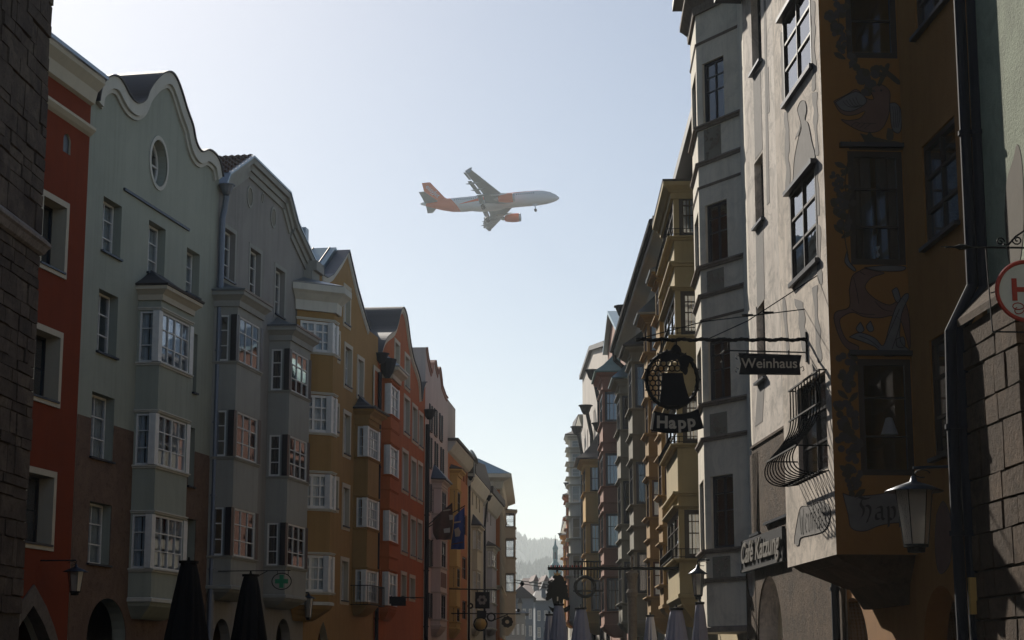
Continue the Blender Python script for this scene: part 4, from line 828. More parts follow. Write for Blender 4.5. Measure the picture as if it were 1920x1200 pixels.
# ---- neighbour behind the oriel: light plaster above, rough stone below
H = House('cafe_house', 'tall old house with worn pale plaster above and rough brown stone arcade below', 'R', (XR(31.5), 31.5), (XR(39.5), 39.5))
for BL, TR in (((1411, 140), (1424, -60)), ((1417, 428), (1430, 285)), ((1421, 718), (1433, 560)), ((1440, 980), (1476, 800)), ((1412, 1003), (1424, 845)), ((1474, 560), (1482, 470))):
    H.win(BL, TR, cols=2, rows=3, fm='frame_dark', recess=.18, sill='zinc_dark', fw=.06)
a0 = H.uv(1443, 1079); H.holes.append(arch(a0[0] - 1.3, a0[0] + 1.3, .05, a0[1], 'round')); a1 = H.uv(1388, 1126)
H.holes.append(arch(max(.1, a1[0] - 1.1), a1[0] + .9, .05, a1[1], 'round'))
H.build([(0, 0), (H.L, 0), (H.L, 16.5), (0, 16.5)], 'old_light', depth=.4, D=9)
zs = H.uv(1400, 848)[1]
u_ = [H.uv(1396, 850), H.uv(1470, 780)]
inn = [h for h in H.holes if max(p[1] for p in h) < zs - .02]
b = MB(); b.T = Matrix.Translation((0, -.03, 0)); b.panel([(.01, .02), (H.L - .01, .02), (H.L - .01, zs), (.01, zs)], inn, .05, 'rough_stone'); b.T = Matrix()
b.sweep([(0.01, -.03), (H.L - .01, -.03)], [(0, zs - .03), (.03, zs - .02), (.03, zs + .03), (0, zs + .05)], 'rough_stone', .0); b.obj('stone_facing', H.o)
for px in ([(1412, 142), (1426, 128), (1430, 280), (1416, 300)], [(1417, 432), (1431, 420), (1434, 560), (1420, 580)], [(1437, 130), (1441, 125), (1443, 210), (1439, 215)], [(1455, 0), (1459, 0), (1466, 500), (1461, 500)], [(1432, 0), (1436, 0), (1443, 380), (1438, 385)], [(1421, 720), (1434, 710), (1430, 790), (1416, 800)]):
    decal(H, Matrix(), px, 'paint_grey', -.005, 'painted_band', smooth=False)
MB().prism([(-.2, 16.52), (H.L + .2, 16.52), (H.L + .2, 16.7), (-.2, 16.7)], -.6, 9, 'slate').obj('roof', H.o)
CF = H
H.pipe([(H.L - .35, -.12, .1), (H.L - .35, -.12, 5), (H.L - .35, -.12, 15)], .07, 'pipe_dark', None, [3, 6])
# ---- grey oriel house
H = House('grey_oriel_house', 'narrow house behind a stained grey stone oriel with carved relief panels', 'R', (5.2, 39.5), (5.35, 44.0))
H.build([(0, 0), (H.L, 0), (H.L, 18), (0, 18)], 'grey_oriel', D=9)
u1 = H.L - .1; pr = 1.0
pl = H.plan(1303, 1313, 1393, 500, 1.5); uc, pp = pl[2][0], -pl[2][1]
pl = [(uc - 2.0 - .4 * pp, 0), (uc - 2.0, -pp), pl[2], pl[3]]
zf = lambda y: H.zc(y, pl[2][0] + .3, pl[2][1] * .7)
fl = [(zf(y1), zf(y0)) for y0, y1 in ((118, 232), (384, 494), (640, 752), (893, 1028))]
ls2 = (Vector(pl[3]) - Vector(pl[2])).length
H.oriel(pl, fl, zf(-15), zf(1185), 'grey_oriel', 'frame_blue', {2: (ls2 * .14, ls2 * .34, 2, [0, .52, .76, 1]), 1: (.3, .3, 2, [0, .6, 1])}, corn=(.5, .25), trim='trim_stone', corbel=.0, cur='curtain', sillp=.10, head=False,
        bands=[(zf(308), .1, .07), (zf(556), .1, .07), (zf(826), .1, .07), (zf(1092), .1, .07), (zf(80), .06, .03), (zf(350), .06, .03), (zf(600), .06, .03)], wk=dict(recess=.1, fw=.06, mw=.022, gm='glass_bright'))
M2, l2 = fmat(pl, 2); rnd = random.Random(3)
for y0, y1 in ((243, 300), (508, 552), (776, 822), (1044, 1086)):
    z0, z1 = zf(y1), zf(y0); x0, x1 = l2 * .16, l2 * .56; b = MB(); b.box(x0, x1, -.012, .0, z0, z1, 'old_grey')
    o = b.obj('relief_panel', H.o, M2); b = MB()
    for i in range(15):
        a = rnd.uniform(0, 6.3); x, z = rnd.uniform(x0 + .07, x1 - .07), rnd.uniform(z0 + .07, z1 - .07); R = rnd.uniform(.04, .09)
        b.tube([(x + R * (1 - t * .12) * cos(a + t * .7), -.02, z + R * (1 - t * .12) * sin(a + t * .7)) for t in range(7)], .017, 'trim_stone', 5)
    tag(b.obj('relief_scroll', o), kind='stuff')
MB().prism([(-.2, 18.02), (H.L + .2, 18.02), (H.L + .2, 18.2), (-.2, 18.2)], -1.3, 9, 'slate').obj('roof', H.o)
def ori(H, xc, yr, p, ln, k=.1):
    u = H.uv(xc, yr, -p)[0]; return [(u - ln - k * p, 0), (u - ln, -p), (u, -p), (u + k * p, 0)]
# ---- khaki-yellow house
H = House('khaki_house', 'khaki-yellow house with a boxy oriel of dark brown windows under a flat hood', 'R', (5.35, 44.0), (5.6, 58.0))
pl = H.plan(1243, 1264, 1318, 480, .04); zf = lambda y: H.zc(y, pl[2][0], pl[2][1])
zt = zf(300)
H.build([(0, 0), (H.L, 0), (H.L, zt), (0, zt)], 'khaki', D=9)
MB().prism([(-.2, zt + .01), (H.L, zt + .01), (H.L, zt + .3), (-.2, zt + .3)], -.6, 9, 'slate').obj('roof', H.o)
H.oriel(pl, [(zf(444), zf(367)), (zf(629), zf(546)), (zf(832), zf(744)), (zf(1047), zf(956))], zf(345), zf(1121), 'khaki', 'frame_brown', {2: (.16, .04, [0, .34, .67, 1], [0, .52, .76, 1]), 1: (.06, .1, 3, 3)},
        roof=(.3, .35, 'slate', 0), corn=(.45, .3), trim='khaki', corbel=.7, cur='curtain', sillp=.2, bands=[(zf(500), .14, .16), (zf(690), .14, .16), (zf(930), .12, .16)], wk=dict(recess=.03, fw=.13, mw=.03, gm='glass_bright'))
P2 = offs(pl, .22); b = MB()
for z0, z1 in ((zf(444), zf(432)), (zf(629), zf(617)), (zf(832), zf(820)), (zf(1047), zf(1030))):
    b = MB()
    for z in (z0 + .03, z1): b.tube([(p[0], p[1], z) for p in P2], .012, 'iron', 5)
    for i in range(3):
        a, c = Vector(P2[i]), Vector(P2[i + 1]); nn = max(2, int((c - a).length / .12))
        for k in range(nn): p = a.lerp(c, k / nn); b.tube([(p.x, p.y, z0), (p.x, p.y, z1)], .008, 'iron', 4)
    b.obj('window_rail', H.o)
# ---- long cream house with broad eaves and four oriels
H = House('eaves_house', 'long cream house with a deep coved eave above two ochre and two grey oriels', 'R', (5.6, 58.0), (5.6, 82.0))
zt = zY(430, 59.0)
for c in range(9):
    u = 1.2 + c * 2.5; H.winu(u, u + .9, zt - 4.4, zt - 2.7, cols=2, rows=2, fm='frame_brown', recess=.15, panes=False, sill='trim_stone')
H.build([(0, 0), (H.L, 0), (H.L, zt), (0, zt)], 'cream', D=9, depth=.25)
b = MB(); b.sweep([(-.2, 0), (H.L + .1, 0)], [(0, zt - 2.0), (.1, zt - 1.9), (.12, zt - 1.5), (.25, zt - 1.0), (.5, zt - .55), (.9, zt - .3), (1.0, zt - .28), (1.0, zt - .1), (0, zt)], 'cream_eave'); b.obj('eave_cove', H.o)
b = MB(); b.tube([(-.25, -1.08, zt - .02), (H.L + .15, -1.08, zt - .02)], .11, 'pipe_dark', 8); b.obj('gutter', H.o)
MB().prism([(-.25, zt + .02), (H.L + .15, zt + .02), (H.L + .15, zt + .18), (-.25, zt + .18)], -1.05, 9, 'slate').obj('roof', H.o)
def fl_(H, pl, L): return [(H.zc(b_, pl[2][0], pl[2][1]), H.zc(a_, pl[2][0], pl[2][1])) for a_, b_ in L]
Z = lambda y: H.zc(y, pl[2][0], pl[2][1])
pl = ori(H, 1241, 900, .75, 1.5, .12)
H.oriel(pl, fl_(H, pl, ((532, 592), (690, 760), (862, 928), (1024, 1095))), Z(512), Z(1140), 'house_ochre2', 'frame_red', {2: (.1, .05, 2, [0, .6, 1]), 1: (.1, .1, 2, [0, .6, 1])}, roof=(.3, .8, 'zinc', .05), corn=(.3, .25), trim='house_ochre2', corbel=.5, cur='curtain', sillp=.16, bands=[(Z(640), .1, .1), (Z(820), .1, .1), (Z(990), .1, .1)])
pl = ori(H, 1217, 900, .75, 1.6, .12)
H.oriel(pl, fl_(H, pl, ((607, 660), (752, 812), (900, 969), (1053, 1118))), Z(592), Z(1160), 'house_ochre2', 'frame_red', {2: (.1, .05, 2, [0, .6, 1]), 1: (.1, .1, 2, [0, .6, 1])}, roof=(.35, 1.3, 'zinc', .03), corn=(.3, .25), trim='house_ochre2', corbel=.5, cur='curtain', sillp=.16, bands=[(Z(700), .1, .1), (Z(860), .1, .1), (Z(1015), .1, .1)])
pl = ori(H, 1187, 900, .9, 2.4, .12)
H.oriel(pl, fl_(H, pl, ((683, 765), (866, 945), (1036, 1112))), Z(652), Z(1170), 'old_grey', 'frame_blue', {2: (.12, .04, [0, .45, 1], [0, .68, 1]), 1: (.1, .1, 3, [0, .68, 1])}, roof=(.35, 1.2, 'slate', .04), corn=(.3, .25), trim='old_grey', corbel=.5, cur='curtain_dark', sillp=.14, bands=[(Z(818), .1, .12), (Z(990), .1, .12)], wk=dict(fw=.1))
pl = ori(H, 1164, 900, .9, 2.6, .25)
H.oriel(pl, fl_(H, pl, ((742, 805), (902, 982), (1053, 1130))), Z(712), Z(1170), 'old_grey', 'frame_blue', {2: (.1, .08, 2, [0, .62, 1]), 1: (.1, .1, 3, [0, .62, 1])}, roof=(.35, 1.5, 'tin_roof', .06), corn=(.3, .25), trim='old_grey', corbel=.5, cur='curtain_dark', sillp=.14, bands=[(Z(860), .1, .12), (Z(1015), .1, .12)], wk=dict(fw=.1))
H.pipe([(.15, -1.0, zt - .1), (.1, -.95, zt - .5), (.1, -.5, zt - .9), (.1, -.2, zt - 1.1), (.1, -.16, zt - 1.6), (.1, -.14, zt - 6), (.1, -.14, .1)], .1, 'pipe_dark', (.1, -.45, zt - 1.4, .3))
# ---- pink gabled house
H = House('pink_house', 'dusty pink gabled house with a blue-framed oriel and copper-green little roof', 'R', (5.6, 82.0), (5.6, 106.0))
G = [H.uv(1134, 684), H.uv(1149, 589), H.uv(1176, 642), H.uv(1200, 700)]
G = [(max(0, G[0][0]), G[0][1]), G[1], G[2], (H.L, H.uv(1180, 660)[1] - 1.5)]
H.winu(G[1][0] - .5, G[1][0] + .4, G[1][1] - 4.2, G[1][1] - 2.6, cols=1, rows=2, recess=.12, panes=False)
H.build(outline(H, G), 'pink', D=10, depth=.2, zl=G[0][1], zr=G[-1][1])
b = MB()
for a, c in zip(G[:-1], G[1:]):
    d = (Vector(c) - Vector(a)).normalized(); nn = Vector((-d.y, d.x)); nn = nn if nn.y > 0 else -nn; q = [Vector(a), Vector(c), Vector(c) + nn * .18, Vector(a) + nn * .18]
    b.add([(p.x, -.3, p.y) for p in q] + [(p.x, 10, p.y) for p in q], [(0, 1, 2, 3), (0, 4, 5, 1), (2, 6, 7, 3), (1, 5, 6, 2), (3, 7, 4, 0)], 'tin_roof')
b.obj('roof', H.o)
pl = ori(H, 1131, 900, .95, 3.4, .12)
H.oriel(pl, fl_(H, pl, ((735, 791), (850, 911), (963, 1027), (1084, 1146))), Z(700), Z(1175), 'pink', 'frame_blue', {2: (.12, .06, [0, .3, 1], [0, .62, 1]), 1: (.1, .1, 3, [0, .62, 1])}, roof=(.4, 1.6, 'copper', .1), corn=(.35, .3), trim='pink', corbel=.5, cur='curtain', sillp=.12, bands=[(Z(832), .1, .12), (Z(945), .1, .12), (Z(1062), .1, .12)], wk=dict(fw=.12, gm='glass_bright'))
zp = Z(652)
H.pipe([(H.L - .6, -.4, zp - .5), (H.L - .6, -.2, zp - 2.5), (H.L - .6, -.16, zp - 4), (H.L - .6, -.16, .1)], .13, 'pipe_dark', (H.L - .6, -.5, zp, .45))
zp = Z(735); H.pipe([(.4, -.3, zp - .5), (.4, -.16, zp - 2.0), (.4, -.16, .1)], .12, 'pipe_dark', (.4, -.6, zp, .42))
# ---- sandy house with an ochre oriel
H = House('sandy_house', 'sandy yellow house with slate gable and a low ochre oriel under a swept roof', 'R', (5.6, 106.0), (5.5, 142.0))
G = [(0, H.uv(1095, 700)[1]), H.uv(1111, 657), (H.L, H.uv(1111, 657)[1] - 3)]
for c in range(6):
    for r_ in range(3): H.winu(3 + c * 5, 4.2 + c * 5, 9 + r_ * 3.9, 11.2 + r_ * 3.9, cols=2, rows=2, recess=.2, fm='frame_brown', panes=False)
H.build(outline(H, G), 'pale', D=10, depth=.3)
b = MB()
for a, c in zip(G[:-1], G[1:]):
    d = (Vector(c) - Vector(a)).normalized(); nn = Vector((-d.y, d.x)); q = [Vector(a), Vector(c), Vector(c) + nn * .3, Vector(a) + nn * .3]; nn = nn if nn.y > 0 else -nn
    b.add([(p.x, -.25, p.y) for p in q] + [(p.x, 10, p.y) for p in q], [(0, 1, 2, 3), (0, 4, 5, 1), (2, 6, 7, 3), (1, 5, 6, 2), (3, 7, 4, 0)], 'slate')
b.obj('roof', H.o)
pl = ori(H, 1098, 960, .95, 4.0, .12)
H.oriel(pl, fl_(H, pl, ((872, 922), (982, 1037), (1087, 1146))), Z(862), Z(1170), 'yellow', 'frame_brown', {2: (.3, .05, 1, [0, .5, 1]), 1: (.1, .1, 3, [0, .5, 1])}, roof=(.6, 2.0, 'slate', .16), corn=(.5, .35), trim='yellow', corbel=.6, cur='curtain', sillp=.16, wk=dict(fw=.12))
for x, y, w in ((1111, 694, .5), (1098, 760, .5)):
    u_, z_ = H.uv(x, y, -.6); H.pipe([(u_, -.5, z_ - .5), (u_ - .2, -.2, z_ - 2), (u_ - .2, -.16, .1)], .13, 'pipe_dark', (u_, -.6, z_, w))
# ---- the last houses on the right
for i, (Pn, Qn, nm, lb, mat, om, tops, cy_) in enumerate((
        ((5.5, 142), (5.4, 164), 'white_oriel_house', 'pale house with stacked white oriel cornices, next beyond the sandy house', 'pale', 'white_trim', 812, (822, 846, 874, 902, 960, 1030, 1100)),
        ((5.75, 164), (5.8, 188), 'red_banded_house', 'grey house with a red-banded oriel near the street end', 'old_grey', 'brick_orange', 925, (935, 985, 1040, 1095)),
        ((5.8, 188), (5.9, 212), 'street_end_house', 'yellow house with a projecting cornice at the far end of the street', 'cream', 'yellow', 985, (1010, 1060, 1110)))):
    H = House(nm, lb, 'R', Pn, Qn); zt = H.zc(tops, H.L * .5)
    for c in range(4):
        for r_ in range(int((zt - 6) / 3.6)): H.winu(2 + c * 5, 3.3 + c * 5, 5 + r_ * 3.6, 7.1 + r_ * 3.6, cols=2, rows=2, recess=.2, fm='frame_brown', panes=False)
    H.build([(0, 0), (H.L, 0), (H.L, zt), (0, zt)], mat, D=10, depth=.3)
    b = MB(); b.sweep([(0, 10), (0, 0), (H.L, 0), (H.L, 10)], [(0, zt - 1.0), (.1, zt - .9), (.3, zt - .2), (.3, zt), (0, zt)], 'cream_trim', 10); b.obj('cornice', H.o)
    MB().prism([(-.3, zt + .02), (H.L + .3, zt + .02), (H.L * .5, zt + .9)], -.35, 10, 'slate').obj('roof', H.o)
    xc = (1069, 1063, 1057)[i]; pl = ori(H, xc, 1000, .9, 3, .2)
    fl = []
    for a_, c_ in zip(cy_[:-1], cy_[1:]): fl.append((Z(c_ - (c_ - a_) * .3), Z(a_ + (c_ - a_) * .15)))
    H.oriel(pl, fl, Z(cy_[0] - 6), Z(1165), om, 'frame_brown' if i != 0 else 'frame_white', {2: (.15, .1, 1, 2), 1: (.15, .15, 2, 2)}, roof=(.35, .7, 'slate', 0), corn=(.4, .3), trim=om, corbel=.6, cur=None, sillp=.3)
    u_, z_ = H.uv((1081, 1066, 1054)[i], (800, 905, 1000)[i], -.6); H.pipe([(u_, -.5, z_ - .5), (u_, -.2, z_ - 2), (u_, -.16, .1)], .12, 'pipe_dark', (u_, -.6, z_, .5))
# ---- green-washed wall and buttress at the right edge
H = House('mossy_house', 'green-washed old house with a faded wall painting and rough stone buttress', 'R', (XR(14.0), 14.0), (XR(23.4), 23.4))
H.build([(0, 0), (H.L, 0), (H.L, 16), (0, 16)], 'moss_green', D=9)
decal(H, Matrix(), [(1884, 400), (1888, 340), (1900, 300), (1908, 270), (1916, 300), (1920, 370), (1918, 450), (1905, 520), (1890, 480)], 'paint_vine', -.005, 'mural_figure')
zo = zY(610, 22.9); zi = zY(548, 23.2); B = MB(); rnd = random.Random(11)
MB().box(.14, 2.36, -.40, .1, 0, zo - .02, 'mortar').obj('buttress_core', H.o)
z = 0.0
while z < zo - .05:
    h = min(rnd.choice((.26, .34, .45, .6)), zo - z); x = .1
    if zo - z - h < .2: h = zo - z
    while x < 2.35:
        w = min(rnd.uniform(.35, 1.1), 2.4 - x); w = 2.4 - x if 2.4 - x - w < .3 else w; c = .016; y0 = -.45 + rnd.uniform(-.012, .012); q = MB()
        xe = x + w - .004; j = lambda a: a + rnd.uniform(-.015, .015)
        f = [(j(x + c), y0, j(z + c)), (j(xe - c), y0, j(z + c)), (j(xe - c), y0, j(z + h - c)), (j(x + c), y0, j(z + h - c))]
        bk = [(x, .05, z + .005), (xe, .05, z + .005), (xe, .05, z + h - .005), (x, .05, z + h - .005)]; md = [(p[0], -.38, p[2]) for p in bk]
        q.add(f + md + bk, [(0, 1, 2, 3)] + [(4 + i, 4 + (i + 1) % 4, (i + 1) % 4, i) for i in range(4)] + [(8 + i, 8 + (i + 1) % 4, 4 + (i + 1) % 4, 4 + i) for i in range(4)], 'rough_stone'); q.obj('stone', H.o); x += w
    z += h
B = MB(); B.add([(.05, -.5, zo), (2.45, -.5, zo), (2.45, .0, zi), (.05, 0, zi), (.05, -.5, zo + .1), (2.45, -.5, zo + .1), (2.45, 0, zi + .12), (.05, 0, zi + .12)], [(0, 1, 5, 4), (4, 5, 6, 7), (0, 4, 7, 3), (1, 2, 6, 5)], 'rough_stone'); B.obj('buttress_coping', H.o)
MB().box(.35, .43, -.53, -.45, 2.3, 2.75, 'amber').obj('wall_plate', H.o)
HPo = HP
for pts, r_ in (([(1797, -30), (1810, 250), (1823, 535), (1782, 622), (1786, 800), (1795, 1000), (1806, 1200)], .075), ([(1822, -30), (1834, 250), (1846, 540), (1802, 618), (1808, 800), (1820, 1000), (1832, 1200)], .085)):
    W_ = [at(x, y, 23.35 - (.25 if y > 600 else 0)) for x, y in pts]; W_ = [HP.I @ p for p in W_] + [HP.I @ Vector((W_[-1].x, W_[-1].y, .1))]
    HP.pipe([tuple(p) for p in W_], r_, 'pipe_dark', None, [])
    for k in (1, 4, 5): p = W_[k]; MB().tube([(p.x, p.y, p.z - .03), (p.x, p.y, p.z + .03)], r_ * 1.3, 'pipe_dark', 10).obj('pipe_bracket', HP.o)
# ------------------------------------------------------------------ unseen houses round the square, added and sized to block sky light
for i, (nm, lb, sd, P, Q, mat, zt) in enumerate((
        ('added_side_house', 'unseen ochre house added next to the stone tower to block sky light', 'L', (-13.6, 12.0), (-13.05, 29.9), 'ochre', 14),
        ('added_side_house', 'unseen cream house added beside the ochre one to block sky light', 'L', (-13.6, -18.0), (-13.6, 11.9), 'cream', 14),
        ('added_side_house', 'unseen old grey house added beside the green-washed one to block sky light', 'R', (7.2, -18.0), (6.75, 13.9), 'old_grey', 16),
        ('added_back_house', 'unseen pale house added to close the square opposite the street against sky light', 'R', (7.0, -18.2), (-13.5, -18.3), 'pale', 15.5))):
    H = House(nm, lb, sd, P, Q)
    nc = int(H.L / 2.6)
    for c in range(nc):
        for r_ in range(3): H.winu(1 + c * 2.6, 2.1 + c * 2.6, 5 + r_ * 3.4, 6.9 + r_ * 3.4, cols=2, rows=3, recess=.2, panes=False, sill='trim_stone')
    H.build([(0, 0), (H.L, 0), (H.L, zt), (0, zt)], mat, D=8, depth=.3)
    MB().prism([(-.3, zt + .02), (H.L + .3, zt + .02), (H.L + .3, zt + .2), (-.3, zt + .2)], -.7, 8, 'slate').obj('roof', H.o)
# ------------------------------------------------------------------ lettering
def text_mesh(body, size, extrude, mat, bold=0.0):
    cu = bpy.data.curves.new('letters', 'FONT'); cu.body = body; cu.size = size; cu.extrude = extrude; cu.offset = bold; cu.align_x = 'CENTER'; cu.resolution_u = 4
    o = bpy.data.objects.new('letters', cu); COL.objects.link(o); dg = bpy.context.evaluated_depsgraph_get(); me = bpy.data.meshes.new_from_object(o.evaluated_get(dg))
    bpy.data.objects.remove(o); me.materials.clear(); me.materials.append(MT[mat]); return me
UP = Matrix.Rotation(pi / 2, 4, 'X')                                # text plane x/y -> x/z, reading from -y
def empty(name, loc, label, cat, group=None, rz=0):
    o = bpy.data.objects.new(name, None); COL.objects.link(o); o.location = loc; o.rotation_euler = (0, 0, rz); o.empty_display_size = .3
    return tag(o, label, cat, group)
# ------------------------------------------------------------------ wine-house sign on its long bracket
Hh = HP; bw = Hh.W @ Mf @ Vector((Hh.hit(1513, 640, Mf)[0], 0, 0)); YB = bw.y
K = lambda n_: n_ * YB / 3415                                         # photo pixels to metres at the bracket
zB = zY(637, YB); xw = bw.x; xe = at(1192, 634, YB).x
S = empty('wine_sign', (xw, YB, zB), 'black iron bracket sign with grape wreath, lettered banner and board on the painted house', 'sign')
b = MB(); n_ = 60; pts = []
for i in range(n_ + 1): pts.append((-(xw - xe) * i / n_, 0, .01 * sin(i * .9)))
b.tube(pts, [.026 + .009 * (i % 2) for i in range(n_ + 1)], 'iron', 6)
b.box(-.03, .05, -.04, .04, -.35, .12, 'iron'); b.obj('bracket_bar', S)
X = lambda px: at(px, 640, YB).x - xw
Zs = lambda py: zY(py, YB) - zB
b = MB(); b.tube([(X(1200), 0, .02), (X(1320), -.05, Zs(604)), (.03, .1, Zs(577))], .009, 'iron', 5); b.obj('stay_rod', S)
b = MB(); b.tube([(X(1330), 0, .02), (X(1400), -.2, Zs(606)), (.1, -.9, Zs(535))], .009, 'iron', 5); b.obj('stay_rod', S)
for t in (.42, .62):
    p = Vector((X(1320), -.05, Zs(604))).lerp(Vector((.03, .1, Zs(577))), t); MB().tube([tuple(p - Vector((.09, 0, -.018))), tuple(p + Vector((.09, 0, .018)))], .02, 'iron', 6).obj('turnbuckle', S)
# board
b = MB(); b.tube([(X(1358), 0, Zs(657)), (X(1515), 0, Zs(661))], .012, 'iron', 6); b.tube([(X(1358), 0, Zs(657)), (X(1350), 0, Zs(664)), (X(1354), 0, Zs(676)), (X(1350), 0, Zs(680))], .009, 'iron', 5)
for x in (1400, 1478): b.tube([(X(x), 0, Zs(657)), (X(x), 0, Zs(666))], .01, 'iron', 5)
for x in (1365, 1512): b.tube([(X(x), 0, 0), (X(x), 0, Zs(659))], .01, 'iron', 5)
b.obj('hanger', S)
q = [(X(1384), Zs(663)), (X(1502), Zs(667)), (X(1498), Zs(683)), (X(1499), Zs(702)), (X(1442), Zs(700)), (X(1384), Zs(701)), (X(1388), Zs(682))]
bd = MB().prism(q, -.015, .015, 'sign_black').obj('board', S)
me = text_mesh('Weinhaus', K(26), .006, 'letter', .002); o = link('lettering', me, bd, Matrix.Translation((X(1441.5), -.022, Zs(690))) @ UP)
b = MB(); b.tube([(X(1384), -.0, Zs(663)), (X(1502), 0, Zs(667))], .012, 'iron', 6); b.tube([(X(1384), 0, Zs(701)), (X(1499), 0, Zs(702))], .012, 'iron', 6); b.obj('board_edge', bd)
for x, y, sx in ((1384, 692, -1), (1499, 690, 1), (1386, 668, -1)): MB().tube([(X(x), 0, Zs(y)), (X(x + 5 * sx), 0, Zs(y - 3)), (X(x + 7 * sx), 0, Zs(y + 3)), (X(x + 4 * sx), 0, Zs(y + 6))], .008, 'iron', 5).obj('curl', bd)
# wreath
cx, cz, R = X(1259), Zs(712), K(48)
for x in (1240, 1268): MB().tube([(X(x), 0, 0), (X(x), 0, Zs(668))], .013, 'iron', 5).obj('hanger', S)
b = MB(); nn = 72
b.tube([(cx + R * cos(2 * pi * i / nn), 0, cz + R * 1.1 * sin(2 * pi * i / nn)) for i in range(nn + 1)], [.03 + .008 * (i % 3 == 0) for i in range(nn + 1)], 'iron', 6, False); wr = b.obj('wreath_ring', S)
for i in range(0, nn, 4):
    a = 2 * pi * i / nn; p = Vector((cx + R * cos(a), 0, cz + R * 1.1 * sin(a))); MB().prism([(p.x + .03 * cos(a + 1.3), p.z + .03 * sin(a + 1.3)), (p.x + .06 * cos(a), p.z + .06 * sin(a)), (p.x + .03 * cos(a - 1.3), p.z + .03 * sin(a - 1.3))], -.012, .012, 'iron').obj('ring_leaf', wr)
rg = K(5.6)
for r_ in range(10):
    for c in range(-5, 6):
        x = cx + (c + .5 * (r_ % 2)) * rg * 1.86; z = cz + R * .84 - r_ * rg * 1.66
        if ((x - cx) / R) ** 2 + ((z - cz) / (R * 1.1)) ** 2 < .86 and (x < cx - K(16) or (z > cz + K(18) and x < cx + K(22))):
            MB().tube([(x + rg * cos(t * pi / 6), 0, z + rg * sin(t * pi / 6)) for t in range(13)], .011, 'iron', 5, False).obj('grape_ring', wr)
JP = [(1240, 700), (1279, 700), (1281, 716), (1286, 734), (1291, 752), (1287, 760), (1237, 760), (1235, 752), (1238, 730)]
MB().prism([(X(x), Zs(y)) for x, y in JP], -.04, .04, 'sign_black').obj('wine_jug', wr)
for i, pt in enumerate(([(1252, 676), (1256, 658), (1266, 646), (1275, 652), (1277, 662), (1270, 674)], [(1236, 672), (1244, 660), (1256, 662), (1262, 672), (1252, 678), (1240, 678)], [(1268, 672), (1280, 667), (1292, 668), (1300, 676), (1292, 680), (1288, 690), (1276, 686)], [(1272, 680), (1286, 686), (1288, 698), (1283, 704), (1276, 694)])):
    y = -.02 - .012 * i; MB().prism(spline([(X(a), Zs(c)) for a, c in pt + pt[:1]], 3)[:-1], y, y + .02, 'sign_black').obj('vine_leaf', wr)
# curved banner
U = [(X(1223), Zs(772)), (X(1245), Zs(777)), (X(1270), Zs(778)), (X(1295), Zs(773)), (X(1307), Zs(767))]; Lw = [(X(1218), Zs(805)), (X(1243), Zs(810)), (X(1270), Zs(810)), (X(1298), Zs(806)), (X(1316), Zs(801))]
U, Lw = spline(U, 4), spline(Lw, 4)
bn = MB().prism(U + Lw[::-1], -.014, .014, 'sign_black').obj('banner', S)
for L_ in (U, Lw): MB().tube([(p[0], 0, p[1]) for p in L_], .017, 'iron', 6).obj('banner_edge', bn)
MB().prism([(X(1222), Zs(774)), (X(1226), Zs(774)), (X(1221), Zs(806)), (X(1217), Zs(804))], -.02, .02, 'letter').obj('banner_end', bn)
for ch, px, py, rot in (('H', 1239, 802, -.03), ('a', 1258, 803, .0), ('p', 1276, 803, .03), ('p', 1294, 800, .09)):
    me = text_mesh(ch, K(31), .005, 'letter', .009); link('letter', me, bn, Matrix.Translation((X(px), -.021, Zs(py))) @ Matrix.Rotation(-rot, 4, 'Y') @ UP)
MB().tube([(X(1262), 0, Zs(764)), (X(1262), 0, Zs(776))], .012, 'iron', 5).obj('hanger', S)
# ------------------------------------------------------------------ cafe lettering on the stone facade
H = CF
c0 = H.uv(1402, 1057); c1 = H.uv(1474, 1022)
S = bpy.data.objects.new('cafe_sign', None); COL.objects.link(S); S.matrix_world = H.W @ Matrix.Translation((c0[0], -.14, (c0[1] + c1[1]) / 2)); tag(S, 'dark sign with slanted script lettering on the rough stone arcade wall', 'sign')
wS = c1[0] - c0[0]; MB().box(-.12, wS + .2, .02, .09, -.2, .42, 'sign_black').obj('backing', S)
me = text_mesh('Café Katzung', 1, .012, 'letter_grey', .02); xs_ = [v.co.x for v in me.vertices]; sc_ = wS / (max(xs_) - min(xs_))
me.transform(Matrix(((sc_, 0, sc_ * .3, 0), (0, 1, 0, 0), (0, 0, sc_ * .8, 0), (0, 0, 0, 1))) @ UP); link('lettering', me, S, Matrix.Translation((wS / 2, -.01, -.07)))
MB().box(-.15, wS + .25, .0, .14, -.26, -.2, 'iron').obj('rail', S)
